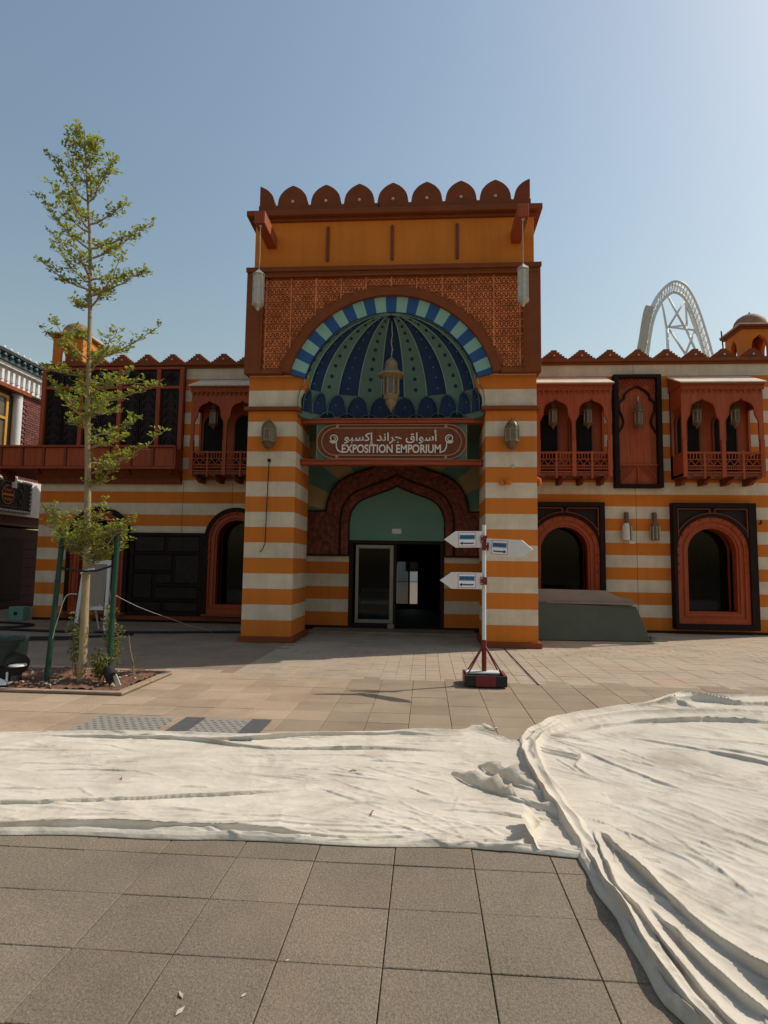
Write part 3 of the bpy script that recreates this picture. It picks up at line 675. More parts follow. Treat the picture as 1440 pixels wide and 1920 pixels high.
# ---- dark panelled shutter between the left windows
sh = empty('shutter_panel', (-7.0, YF, 0)); sh.parent = B; sh.location = Vector((-7.0, YF, 0))-ORG[B.name]
box('shutter_board', 'dark_wood', sh, -7.90, -5.86, 15.66, YF, .19, 2.37)
fx0, fx1, fz0, fz1 = -7.90, -5.86, .19, 2.37
for a in ((fx0, fx0+.12, fz0, fz1), (fx1-.12, fx1, fz0, fz1), (fx0+.12, fx1-.12, fz0, fz0+.09), (fx0+.12, fx1-.12, fz1-.09, fz1)): box('shutter_frame', 'dark_wood', sh, a[0], a[1], 15.60, 15.66, a[2], a[3], bevel=.006)
for a in ((-7.78, -6.95, 1.86, 2.28), (-6.87, -5.98, 1.86, 2.28), (-7.78, -6.72, 1.36, 1.78), (-6.64, -5.98, 1.02, 1.78), (-7.78, -7.25, .62, 1.28), (-7.17, -6.72, 1.02, 1.28), (-7.17, -5.98, .62, .94), (-7.78, -6.98, .28, .54), (-6.90, -5.98, .28, .54)):
    box('raised_panel', 'dark_panel', sh, a[0]+.02, a[1]-.02, 15.625, 15.66, a[2]+.015, a[3]-.015, bevel=.012)
for a in ((-7.78, -5.98, .56, .60), (-7.17, -5.98, .95, 1.0), (-7.78, -6.72, 1.30, 1.34), (-7.78, -5.98, 1.80, 1.84)): box('rail', 'dark_wood', sh, a[0], a[1], 15.605, 15.66, a[2], a[3], bevel=.005)
box('skirting', 'brown_wood', B, -10.0, -3.76, 15.64, YF, .06, .18, bevel=.008)
# ---- upper bay on the left with dark carved panels and a balcony apron
bay = empty('upper_bay', (-8.6, YF, 4.6)); bay.parent = B; bay.location = Vector((-8.6, YF, 4.6))-ORG[B.name]
box('bay_backing', 'dark_wood', bay, -10.6, -6.61, 15.69, YF, 4.6, 6.895)
posts = [-10.56, -9.47, -8.38, -7.30, -6.66]
for xx in posts: box('post', 'red_wood', bay, xx-.055, xx+.055, 15.56, 15.69, 4.6, 6.895, bevel=.006)
for za, zb in ((4.6, 4.66), (6.29, 6.37), (6.83, 6.895)):
    for i in range(4): box('rail', 'red_wood_across', bay, posts[i]+.055, posts[i+1]-.055, 15.575, 15.69, za, zb, bevel=.005)
for i in range(4):
    a, b = posts[i]+.055, posts[i+1]-.055; n = 2 if b-a > .8 else 1
    for k in range(n):
        x0 = a+(b-a)*k/n+.015; x1 = a+(b-a)*(k+1)/n-.015; xm = (x0+x1)/2
        p = box('carved_panel', 'dark_panel', bay, x0, x1, 15.63, 15.69, 4.67, 6.275, bevel=.008)
        orn = MB()
        for t in np.linspace(4.85, 6.1, 6):
            for s_ in (-1, 1):
                orn.tube([(xm+s_*(.03+.13*math.sin(u)), 15.625, t+.09*math.cos(u*1.7)) for u in np.linspace(0, 2.8, 9)], .014, 5)
        orn.tube([(x0+.04, 15.628, 4.71), (x0+.04, 15.628, 6.23), (x1-.04, 15.628, 6.23), (x1-.04, 15.628, 4.71), (x0+.04, 15.628, 4.71)], .010, 5)
        orn.build('ornament', 'dark_wood', p, smooth=True)
        p = box('square_panel', 'dark_panel', bay, x0, x1, 15.63, 15.69, 6.385, 6.815, bevel=.008)
        dm = MB(); zm = 6.60
        for r_ in (.16, .10, .045):
            q = [(xm-r_, zm), (xm, zm-r_), (xm+r_, zm), (xm, zm+r_)]; r2 = r_-.028; q2 = [(xm-r2, zm), (xm, zm-r2), (xm+r2, zm), (xm, zm+r2)]
            dm.band(q, q2, 15.61, 15.632, closed=True)
        dm.build('diamond', 'dark_wood', p)
bal = empty('balcony_apron', (-9, 15.2, 4.0)); bal.parent = B; bal.location = Vector((-9, 15.2, 4.0))-ORG[B.name]
bx0, bx1 = -12.0, -6.60
box('apron_board', 'red_wood_across', bal, bx0, bx1, 15.24, 15.29, 4.06, 4.6)
box('apron_rail', 'red_wood_across', bal, bx0-.02, bx1+.02, 15.16, 15.32, 4.60, 4.65, bevel=.008)
box('apron_rail', 'red_wood_across', bal, bx0-.02, bx1+.02, 15.17, 15.31, 4.02, 4.08, bevel=.008)
n = 9; pw = (bx1-bx0)/n
for k in range(n):
    box('apron_panel', 'red_wood', bal, bx0+pw*k+.045, bx0+pw*(k+1)-.045, 15.222, 15.24, 4.10, 4.585, bevel=.006)
for k in range(n+1): box('apron_batten', 'brown_wood', bal, bx0+pw*k-.03, bx0+pw*k+.03, 15.195, 15.24, 4.08, 4.60, bevel=.005)
box('apron_end', 'red_wood_across', bal, bx1-.05, bx1, 15.29, YF, 4.06, 4.6); box('apron_end', 'red_wood_across', bal, bx0, bx0+.05, 15.29, 18.5, 4.06, 4.6)
box('apron_soffit', 'brown_wood', bal, bx0, bx1, 15.29, YF, 4.03, 4.06); box('apron_soffit', 'brown_wood', bal, bx0, XL, YF, 18.5, 4.03, 4.06)
box('apron_floor', 'brown_wood', bal, bx0+.05, XL-.01, YF, 18.5, 4.55, 4.6)
MB().prism_x([(15.36, 4.03), (YF, 4.03), (YF, 3.69), (15.62, 3.69), (15.58, 3.80)], XL, bx1+.0).build('apron_cove', 'brown_wood', bal)
for xx in (-11.5, -10.45, -9.2, -7.95, -6.75):
    d0 = YF if xx > XL else 15.9
    MB().prism_x([(15.26, 4.03), (d0, 4.03), (d0, 3.76), (15.60, 3.78), (15.52, 3.88), (15.36, 3.93)], xx-.06, xx+.06).build('corbel', 'brown_wood', bal, bevel=.005)
# ---- lattice balconies with twin arches
AR1 = catmull([(-.395, -.60), (-.395, -.22), (-.388, -.10), (-.35, -.02), (-.315, .05), (-.305, .14), (-.29, .24), (-.235, .33), (-.14, .385), (-.06, .415), (0, .47)], 4)
def lattice_balcony(x0, x1):
    b = empty('lattice_balcony', ((x0+x1)/2, 15.0, 3.87)); b.parent = B; b.location = Vector(((x0+x1)/2, 15.0, 3.87))-ORG[B.name]
    w = x1-x0; xm = (x0+x1)/2; y0, y1 = 15.0, 15.07
    cs_ = [x0+w*.262, x1-w*.262]
    zsp = 5.33
    # arcade board: strip between the top line and the arch outlines, bay by bay
    for c_, a, e in ((cs_[0], x0, xm), (cs_[1], xm, x1)):
        arch = mirror_path([(c_+x, zsp+z) for x, z in AR1], c_)
        n_ = len(arch); topl = []
        for i, (x, z) in enumerate(arch):
            u = i/(n_-1); topl.append((a+(e-a)*u, 6.12))
        # sides straight down
        A = [(a, arch[0][1])]; k1 = 9
        out = [(a, arch[0][1]+(6.12-arch[0][1])*i/10) for i in range(10)]
        outer = []
        for i in range(n_):
            u = i/(n_-1)
            if u < .3: outer.append((a, arch[0][1]+(6.12-arch[0][1])*u/.3))
            elif u > .7: outer.append((e, arch[0][1]+(6.12-arch[0][1])*(1-u)/.3))
            else: outer.append((a+(e-a)*(u-.3)/.4, 6.12))
        MB().band(outer, arch, y0+.015, y1).build('arcade_board', 'red_wood', b)
        MB().tube([(x, y0+.015, z) for x, z in arch], .012, 5).build('arch_bead', 'red_wood', b, smooth=True)
    for xx, ww in ((x0+.05, .10), (xm, .10), (x1-.05, .10)): box('post', 'red_wood', b, xx-ww/2, xx+ww/2, y0-.012, y1+.01, 3.84, 4.76, bevel=.006)
    # fringe and rail under the roof
    box('fringe_board', 'red_wood_across', b, x0-.02, x1+.02, y0-.03, y0+.012, 6.0, 6.15, bevel=.006)
    fm = MB().lathe([(.004, -.085), (.02, -.06), (.012, -.035), (.034, -.012), (.034, 0)], 6).mesh('pendant', 'red_wood', 40)
    fb = MB().lathe([(.028, 0), (.022, .014), (.004, .02)], 7).mesh('fringe_stud', 'red_wood', 40)
    npd = 15
    for k in range(npd):
        xx = x0+.04+(w-.08)*k/(npd-1); inst(fm, 'pendant', (xx, y0-.012, 6.0), b); inst(fb, 'fringe_stud', (xx, y0-.03, 6.05), b, rot=(math.pi/2, 0, 0))
    # side boards with their own arch
    for s_, xs in ((-1, x0), (1, x1)):
        xa, xb = (xs, xs+.05) if s_ < 0 else (xs-.05, xs)
        box('side_board', 'red_wood', b, xa, xb, y1, YF, 5.62, 6.15); box('side_post', 'red_wood', b, xa, xb, 15.62, YF, 3.87, 5.62)
        box('side_board', 'red_wood', b, xa, xb, y1, YF, 3.87, 4.46)
    # roof slab, sloping to the front
    MB().prism_x([(14.90, 6.155), (14.90, 6.185), (YF, 6.575), (YF, 6.535)], x0-.06, x1+.06).build('balcony_roof', 'cream', b)
    MB().prism_x([(14.93, 6.12), (14.93, 6.155), (YF, 6.53), (YF, 6.12)], x0-.03, x1+.03).build('roof_soffit', 'red_wood_across', b)
    box('balcony_floor', 'brown_wood', b, x0, x1, y0+.02, YF, 3.86, 3.93)
    # back wall: wood boarding with dark arched doors
    MB().box(x0, x1, 15.70, YF, 3.93, 6.12).build('back_boarding', 'red_wood', b)
    for c_ in cs_:
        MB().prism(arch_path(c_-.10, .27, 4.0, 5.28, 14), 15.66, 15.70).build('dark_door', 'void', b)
        MB().band(arch_path(c_-.10, .315, 3.98, 5.28, 14), arch_path(c_-.10, .27, 3.98, 5.28, 14), 15.64, 15.70).build('door_casing', 'brown_wood', b)
    # balustrade
    for a, e in ((x0+.10, xm-.05), (xm+.05, x1-.10)):
        pm = (a+e)/2
        for zz, hh in ((4.435, .05), (4.27, .022), (4.115, .022), (4.03, .022), (3.955, .03)): box('handrail' if zz > 4.4 else 'cross_rail', 'red_wood_across', b, a, e, y0+.005, y0+.045, zz-hh/2, zz+hh/2)
        box('baluster_post', 'red_wood', b, pm-.025, pm+.025, y0-.005, y0+.055, 3.80, 4.47, bevel=.004)
        for s0, s1 in ((a, pm-.025), (pm+.025, e)):
            for k in range(1, 5): xx = s0+(s1-s0)*k/5; box('baluster', 'red_wood', b, xx-.009, xx+.009, y0+.012, y0+.035, 4.281, 4.41)
            nz = 4
            for k in range(nz):
                xa = s0+(s1-s0)*k/nz; xb = s0+(s1-s0)*(k+1)/nz; z0_, z1_ = (4.13, 4.255) if k % 2 == 0 else (4.255, 4.13)
                MB().bar((xa, y0+.023, z0_), (xb, y0+.023, z1_), .016, .022).build('zigzag', 'red_wood', b)
            for k in range(1, 9): xx = s0+(s1-s0)*k/9; box('baluster', 'red_wood', b, xx-.006, xx+.006, y0+.014, y0+.034, 4.041, 4.104)
            box('kick_board', 'brown_wood', b, s0, s1, y0+.03, y0+.06, 3.96, 4.26) if False else None
    for k in range(4):
        xx = x0+.14+(w-.28)*k/3
        MB().prism_x([(y0+.0, 3.86), (YF, 3.86), (YF, 3.70), (15.42, 3.70), (15.30, 3.78), (y0+.04, 3.80)], xx-.05, xx+.05).build('corbel', 'brown_wood', b, bevel=.005)
    return b, cs_
bal1, cs1 = lattice_balcony(2.72, 4.55); bal2, cs2 = lattice_balcony(6.24, 8.17); bal3, cs3 = lattice_balcony(-6.13, -4.30)
# ---- tall framed keyhole panel between the right balconies
kp = empty('keyhole_panel', (5.39, YF, 3.64)); kp.parent = B; kp.location = Vector((5.39, YF, 3.64))-ORG[B.name]
kx0, kx1, kz0, kz1 = 4.79, 5.98, 3.64, 6.58; kc = 5.385
for a in ((kx0, kx0+.115, kz0, kz1), (kx1-.115, kx1, kz0, kz1), (kx0+.115, kx1-.115, kz0, kz0+.09), (kx0+.115, kx1-.115, kz1-.085, kz1)): box('panel_frame', 'dark_wood', kp, a[0], a[1], 15.53, YF, a[2], a[3], bevel=.008)
for k in range(6):
    xa = kx0+.115+(kx1-kx0-.23)*k/6; xb = kx0+.115+(kx1-kx0-.23)*(k+1)/6; box('board', 'red_wood', kp, xa+.001, xb-.001, 15.675+.003*(k % 2), YF, kz0+.09, kz1-.085)
KH = [(-.48, 5.00), (-.47, 5.04), (-.36, 5.22), (-.33, 5.36), (-.36, 5.50), (-.42, 5.64), (-.43, 5.78), (-.40, 5.88), (-.31, 5.94), (-.29, 6.04), (-.20, 6.15), (-.08, 6.22), (0, 6.26)]
khp = mirror_path([(kc+x, z) for x, z in catmull(KH, 4)], kc)
MB().band([(kc+(x-kc)*1.0+(-.035 if x < kc else .035 if x > kc else 0), z+(.03 if z > 5.9 else 0)) for x, z in khp], khp, 15.60, 15.68).build('keyhole_trim', 'dark_wood', kp, smooth=35)
spn = MB(); rr_ = .055; z = 5.80; row = 0
while z < 6.5:
    x = kx0+.14+(rr_ if row % 2 else 0)
    while x < kx1-.12:
        d = abs(x-kc); lim = 6.32-.9*d*d if d < .43 else 5.7
        if z > lim+.02 and abs(x-kc) < .46:
            ro = rr_*.98; ri = rr_*.66
            spn.band([(x+ro*math.cos(k*math.pi/3), z+ro*math.sin(k*math.pi/3)) for k in range(6)], [(x+ri*math.cos(k*math.pi/3), z+ri*math.sin(k*math.pi/3)) for k in range(6)], 15.635, 15.68, closed=True)
        x += rr_*2
    z += rr_*1.73; row += 1
spn.build('spandrel_lattice', 'red_wood', kp)
box('lower_rail', 'red_wood_across', kp, kx0+.115, kx1-.115, 15.62, 15.68, 4.215, 4.25); box('lower_post', 'red_wood', kp, kc-.018, kc+.018, 15.62, 15.68, kz0+.09, 4.215)
for s_ in (-1, 1):
    for k in range(5):
        off_ = k*.075; x_a = kc+s_*(.04+off_*.2); 
        p_, q_ = (kc+s_*(.05), 15.65, 4.18-off_*1.15), (kc+s_*(.05+.40-off_*.9), 15.65, 3.78) if False else (kc+s_*.44, 15.65, 3.76+off_*.2)
        MB().bar((kc+s_*(.06+off_), 15.65, 4.19), (kc+s_*min(.44, .06+off_+.38), 15.65, 4.19-min(.38, .38-off_)*1.1 if off_ < .2 else 4.19-.15), .018, .03).build('fret_bar', 'red_wood', kp)
# ---- roof turrets
for tx in (-10.34, 8.80):
    T = empty('roof_turret', (tx, 16.65, 7.0)); T.parent = B; T.location = Vector((tx, 16.65, 7.0))-ORG[B.name]; hb = .45; cy = 16.65
    op = keel(NI, .21, 7.50, 7.86, n=4, c=0); op = [(-.21, 7.14)]+op+[(.21, 7.14)]
    outer = []
    for i in range(len(op)):
        u = i/(len(op)-1)
        outer.append((-hb, 7.14+(8.0-7.14)*u/.3) if u < .3 else ((hb, 7.14+(8.0-7.14)*(1-u)/.3) if u > .7 else (-hb+2*hb*(u-.3)/.4, 8.0)))
    mbw = MB().band(outer, op, -.0, .10).box(-hb, hb, 0, .10, 6.9, 7.14)
    for k in range(4):
        w4 = MB(); w4.f = list(mbw.f); a = k*math.pi/2; ca, sa = math.cos(a), math.sin(a); sc_ = 1 if k % 2 == 0 else .775
        for (x, y_, z) in mbw.v:
            X0, Y0 = x*sc_, y_-hb; w4.v.append((tx+X0*ca-Y0*sa, cy+X0*sa+Y0*ca, z))
        w4.build('turret_wall', 'orange', T)
    box('turret_cornice', 'brown', T, tx-.50, tx+.50, cy-.50, cy+.50, 8.0, 8.05, bevel=.008); box('turret_cornice', 'brown', T, tx-.55, tx+.55, cy-.55, cy+.55, 8.05, 8.10, bevel=.008); box('turret_coping', 'cream', T, tx-.56, tx+.56, cy-.56, cy+.56, 8.10, 8.135, bevel=.008)
    MB().lathe([(.41, 0), (.42, .06), (.415, .13), (.385, .23), (.32, .32), (.22, .39), (.12, .43), (.05, .46), (.022, .50), (.004, .53)], 24, (tx, cy, 8.135)).build('turret_dome', 'dome_tan', T, smooth=50)
MB().tube([(7.86, 16.2, 7.1), (7.85, 16.2, 7.55), (7.82, 16.2, 7.95)], .018, 6).build('lightning_rod', 'rubber', B)
# ================================================================ THE HANGING NAME BOARD
sg = empty('name_board', (C, 12.7, 3.72), 'carved wooden name board with pale Arabic and Latin lettering above the door', 'sign')
box('beam', 'red_wood_across', sg, C-1.948, C+1.948, 12.62, 12.82, 3.715, 3.80, bevel=.01); box('beam', 'red_wood_across', sg, C-1.948, C+1.948, 12.60, 12.84, 3.80, 3.835, bevel=.008)
box('beam', 'red_wood_across', sg, C-1.948, C+1.948, 12.62, 12.82, 4.62, 4.69, bevel=.01); box('beam', 'red_wood_across', sg, C-1.948, C+1.948, 12.60, 12.84, 4.69, 4.725, bevel=.008)
bd = box('backing_board', 'ray_teal', sg, -2.385, .850, 12.73, 12.77, 3.837, 4.618)
def stadium(hx, hz, n=16):
    cx, cz = C-.003, 4.228; r = hz; P = []
    for i in range(n+1): a = -math.pi/2+math.pi*i/n; P.append((cx+hx-r+r*math.cos(a), cz+r*math.sin(a)))
    for i in range(n+1): a = math.pi/2+math.pi*i/n; P.append((cx-hx+r+r*math.cos(a), cz+r*math.sin(a)))
    return P
MB().prism(stadium(1.605, .375), 12.705, 12.73).build('oval_border', 'brown_wood', sg)
MB().prism(stadium(1.50, .30), 12.69, 12.705).build('oval_field', 'brown_wood', sg)
for hx, hz in ((1.61, .38), (1.505, .305)):
    P = stadium(hx, hz); P2 = stadium(hx-.018, hz-.018); MB().band(P, P2, 12.682, 12.706, closed=True).build('oval_line', 'tan_line', sg)
for a in ((-2.385, -2.37), (.835, .85)): box('edge_line', 'tan_line', sg, a[0], a[1], 12.715, 12.73, 3.85, 4.61)
for xx in (-1.93, .40):
    for zz in (3.885, 4.57): box('clasp', 'tan_line', sg, xx-.03, xx+.03, 12.675, 12.70, zz-.04, zz+.04, bevel=.004)
def text_mesh(name, body, w, h, x, z, y, parent, off=.008):
    cu = bpy.data.curves.new(name, 'FONT'); cu.body = body; cu.offset = off; cu.extrude = .02
    t = bpy.data.objects.new(name, cu); COL.objects.link(t); bpy.context.view_layer.update()
    me = bpy.data.meshes.new_from_object(t.evaluated_get(bpy.context.evaluated_depsgraph_get())); bpy.data.objects.remove(t)
    co = np.empty(len(me.vertices)*3); me.vertices.foreach_get('co', co); co = co.reshape(-1, 3)
    lo, hi = co.min(0), co.max(0); o_ = ORG[parent.name]; out = np.empty_like(co)
    out[:, 0] = x+(co[:, 0]-lo[0])/(hi[0]-lo[0])*w-o_.x; out[:, 2] = z+(co[:, 1]-lo[1])/(hi[1]-lo[1])*h-o_.z; out[:, 1] = y-co[:, 2]*.4-o_.y
    me.vertices.foreach_set('co', out.ravel()); me.materials.clear(); me.materials.append(MT['lettering']); me.update()
    o = bpy.data.objects.new(name, me); link(o, parent); return o
text_mesh('latin_lettering', 'EXPOSITION EMPORIUM', 2.12, .185, C-1.06, 3.98, 12.68, sg, .022)
ar = [0xFE83, 0xFEB3, 0xFEEE, 0xFE8D, 0xFED5, 32, 0xFE9F, 0xFEAE, 0xFE8D, 0xFEE7, 0xFEAA, 32, 0xFE87, 0xFEDB, 0xFEB4, 0xFE92, 0xFEEE]
text_mesh('arabic_lettering', ''.join(chr(k) for k in reversed(ar)), 2.02, .315, C-1.01, 4.165, 12.68, sg, .013)
for s_ in (-1, 1):
    P = []
    for t in np.linspace(0, 1, 26):
        a = math.pi*.5+t*3.3*math.pi; r = .03+.075*t; P.append((C+s_*(1.245+r*math.cos(a)*1), 12.675, 4.295+r*math.sin(a)))
    P += [(C+s_*1.185, 12.675, 4.22), (C+s_*1.175, 12.675, 4.10), (C+s_*1.14, 12.675, 4.03), (C+s_*1.06, 12.675, 3.995)]
    P = [p for p in P]
    MB().tube(P, [.010+.008*i/len(P) for i in range(len(P))], 6).build('scroll', 'lettering', sg, smooth=True)
# ================================================================ CORNER BEAMS (parts) AND LANTERNS (things)
for sgn in (-1, 1):
    xx = C+sgn*2.575
    box('corner_beam', 'red_wood', B, xx-.105, xx+.105, 11.17, 12.16, 8.30, 8.56, bevel=.012)
def lantern_parts(t, sides, body, glass, prof_top, prof_bot, r, z0, z1, mt='brass', rot=0):
    MB().lathe(prof_top, sides, rot=rot).build('cap', mt, t, smooth=30); MB().lathe(prof_bot, sides, rot=rot).build('base', mt, t, smooth=30)
    MB().lathe([(r*.93, z0), (r*.93, z1)], sides, rot=rot).build('glass_body', glass, t)
    rib = MB()
    for k in range(sides):
        a = 2*math.pi*k/sides+rot; rib.bar((r*.95*math.cos(a), r*.95*math.sin(a), z0), (r*.95*math.cos(a), r*.95*math.sin(a), z1), .024, .024)
    for zz in (z0, z0+(z1-z0)*.5, z1):
        for k in range(sides):
            a, b_ = 2*math.pi*k/sides+rot, 2*math.pi*(k+1)/sides+rot
            if zz == z0+(z1-z0)*.5: continue
            rib.bar((r*.95*math.cos(a), r*.95*math.sin(a), zz), (r*.95*math.cos(b_), r*.95*math.sin(b_), zz), .022, .024)
    rib.build('cage', 'tan_metal' if mt == 'brass' else mt, t)
# A: long lanterns on ropes from the corner beams
for sgn, lab in ((-1, 'long pale tubular lantern roped from the beam at the left tower corner'), (1, 'long pale tubular lantern roped from the beam at the right tower corner')):
    t = empty('rope_lantern', (0, 0, 0), lab, 'lantern', 'long lanterns on the tower corners')
    lantern_parts(t, 6, None, 'pale_glass', [(.115, .70), (.135, .715), (.12, .74), (.06, .79), (.03, .815), (.012, .84)], [(.004, -.05), (.03, -.03), (.05, .02), (.10, .05), (.128, .085), (.128, .10), (.11, .115)], .112, .11, .71, 'pale_metal', rot=.3)
    MB().tube([(0, 0, .83), (.004, 0, 1.2), (-.003, 0, 1.5), (0, 0, 1.78)], .010, 6).build('rope', 'rope', t)
    MB().ball((0, 0, 1.76), .035).build('rope_knot', 'pale_metal', t, smooth=True)
    t.location = (C+sgn*2.575, 11.25, 6.58); t.scale = (.95, .95, .97)
# B: big dome lantern
t = empty('dome_lantern', (0, 0, 0), 'large tan eight sided lantern hanging inside the blue half dome', 'lantern')
MB().lathe([(.004, -.12), (.014, -.10), (.02, -.06), (.05, -.03), (.09, .03), (.115, .05), (.115, .13), (.14, .15), (.145, .17), (.17, .235), (.175, .25)], 8, rot=.39).build('base', 'tan_metal', t, smooth=12)
MB().lathe([(.165, .25), (.165, .60)], 8, rot=.39).build('glass_body', 'lamp_glass', t)
rb = MB()
for k in range(8):
    a = math.pi/4*k+.39; rb.bar((.168*math.cos(a), .168*math.sin(a), .25), (.168*math.cos(a), .168*math.sin(a), .60), .034, .034)
rb.build('cage', 'tan_metal', t)
MB().lathe([(.17, .60), (.20, .615), (.26, .64), (.295, .655), (.295, .70), (.275, .715), (.20, .75), (.15, .80), (.14, .82), (.145, .84), (.14, .86)], 8, rot=.39).build('brim', 'tan_metal', t, smooth=12)
MB().lathe([(.135, .86), (.14, .90), (.125, .96), (.08, 1.01), (.04, 1.045), (.015, 1.08), (.008, 1.11)], 16).build('cap', 'tan_metal', t, smooth=40)
MB().tube([(0, 0, 1.10), (.015, 0, 1.25), (-.012, 0, 1.4), (.012, 0, 1.55), (0, 0, 1.7), (.0, 0, 1.92)], .009, 6).build('chain', 'pale_metal', t)
t.location = (C, 12.42, 4.92)
# C: bracket lanterns on the pillars
for sgn, lab in ((-1, 'cage lantern on the left entrance pillar above the dangling cable'), (1, 'cage lantern on the right entrance pillar above the white arrow signs')):
    t = empty('pillar_lantern', (0, 0, 0), lab, 'lantern', 'cage lanterns on the entrance pillars')
    lantern_parts(t, 8, None, 'lamp_glass', [(.150, .40), (.155, .42), (.14, .48), (.105, .54), (.06, .58), (.02, .60), (.012, .64)], [(.004, -.05), (.012, -.03), (.03, .0), (.075, .02), (.10, .05), (.135, .13), (.15, .145), (.15, .165)], .148, .165, .40, 'brass', rot=.39)
    MB().box(-.04, .04, .10, .18, .2, .35).build('bracket', 'brass', t)
    t.location = (C+sgn*2.47+(-.02 if sgn < 0 else -.01), 12.03, 3.935)
# D: hanging lanterns in the balconies and on the keyhole panel
def small_lantern(loc, lab, bracket=False, s=1.):
    t = empty('balcony_lantern' if not bracket else 'panel_lantern', (0, 0, 0), lab, 'lantern', 'small hanging lanterns on the upper floor')
    lantern_parts(t, 6, None, 'lamp_glass', [(.10, .40), (.145, .42), (.14, .44), (.085, .50), (.08, .62), (.05, .66), (.012, .70)], [(.004, -.06), (.02, -.04), (.04, 0), (.09, .04), (.13, .07), (.135, .09), (.10, .11)], .10, .11, .40, 'brass', rot=.2)
    if bracket: MB().tube([(0, .12, .80), (0, .04, .84), (0, 0, .80), (0, 0, .70)], .016, 6).build('bracket', 'pale_metal', t)
    else: MB().tube([(0, 0, .69), (0, 0, .93)], .007, 5).build('chain', 'rubber', t)
    t.location = loc; t.scale = (s, s, s)
small_lantern((cs1[0]-.0, 15.35, 5.16), 'small lantern in the left arch of the balcony beside the right pillar')
small_lantern((cs1[1]-.0, 15.35, 5.16), 'small lantern in the right arch of the balcony beside the right pillar')
small_lantern((cs2[0]-.0, 15.35, 5.16), 'small lantern in the left arch of the balcony below the right roof turret')
small_lantern((cs2[1]-.0, 15.35, 5.16), 'small lantern in the right arch of the balcony below the right roof turret')
small_lantern((cs3[0]-.0, 15.35, 5.16), 'small lantern in the balcony arch between the dark bay and left pillar')
small_lantern((kc, 15.52, 5.16), 'small lantern on the tall red keyhole panel', True)
# E: wrapped flask lamps low on the right wall
for xx, lab, wrap in ((5.08, 'flask shaped wall lamp half covered in a torn white wrapper', True), (5.77, 'bare flask shaped wall lamp nearer the right window', False)):
    t = empty('flask_lamp', (xx, 15.66, 2.3), lab, 'wall lamp', 'flask lamps on the right wall')
    MB().lathe([(.10, 2.32), (.115, 2.34), (.115, 2.60), (.10, 2.68), (.055, 2.76), (.045, 2.80), (.055, 2.82), (.05, 2.85), (.05, 2.99), (.03, 3.01)], 8, (xx, 15.64, 0)).build('lamp_body', 'brass', t, smooth=30)
    rb = MB()
    for k in range(8): a = math.pi/4*k; rb.bar((xx+.116*math.cos(a), 15.64+.116*math.sin(a), 2.33), (xx+.116*math.cos(a), 15.64+.116*math.sin(a), 2.66), .014, .014)
    rb.build('cage', 'pale_metal', t)
    MB().box(xx-.04, xx+.04, 15.64, YF, 2.84, 3.02).build('bracket', 'brass', t)
    if wrap: MB().lathe([(.135, 2.31), (.130, 2.42), (.126, 2.55), (.12, 2.66), (.08, 2.74)], 8, (xx, 15.64, 0), a0=2.6, a1=4.9).build('wrapper', 'sheet_white', t)
    MB().box(xx+.08, xx+.22, YF-.006, YF-.002, 2.23, 2.29).build('tape', 'white_paint', t) if wrap else None
# little fittings on pillars and wall
t = empty('dangling_cable', (-3.27, 12.19, 3.72), 'thin dark cable dangling down the left entrance pillar', 'cable')
MB().box(-3.30, -3.24, 12.17, 12.20, 3.70, 3.76).build('socket', 'trim_dark', t)
MB().tube([(-3.265, 12.17, 3.70), (-3.275, 12.165, 3.3), (-3.285, 12.17, 2.8), (-3.29, 12.16, 2.3), (-3.30, 12.165, 2.0), (-3.34, 12.15, 1.88), (-3.40, 12.14, 1.82)], .009, 6).build('wire', 'trim_dark', t, smooth=True)
t = empty('wall_spout', (1.62, 12.2, 3.25), 'small orange spout fitting on the right entrance pillar', 'fitting')
MB().tube([(1.58, 12.2, 3.29), (1.62, 12.10, 3.30), (1.66, 12.06, 3.26)], [.05, .055, .045], 8).build('spout', 'orange', t, smooth=True)
MB().tube([(1.52, 12.2, 3.28), (1.50, 12.12, 3.27)], .05, 8).build('spout_cap', 'orange', t, smooth=True)
t = MB().lathe([(.0, 0), (.04, .0), (.04, .025), (.022, .03), (.0, .03)], 10).build('round_sensor', 'pale_metal'); t.location = (1.73, 12.2, 3.62); t.rotation_euler = (math.pi/2, 0, 0); tag(t, 'tiny round sensor under the right pillar lantern', 'sensor')
t = empty('pillar_spigot', (2.24, 12.35, 3.2), 'pinkish orange spigot on the outer edge of the right entrance pillar', 'fitting')
MB().tube([(2.2, 12.32, 3.42), (2.28, 12.30, 3.36), (2.30, 12.30, 3.22)], [.03, .04, .03], 8).build('spigot', 'orange', t, smooth=True)
t = empty('wall_hook', (8.35, YF, 2.78), 'small dark hook on the wall right of the right window', 'hook')
MB().tube([(8.38, YF, 2.76), (8.36, YF-.1, 2.78), (8.33, YF-.14, 2.84)], .022, 6).build('hook', 'rubber', t, smooth=True)
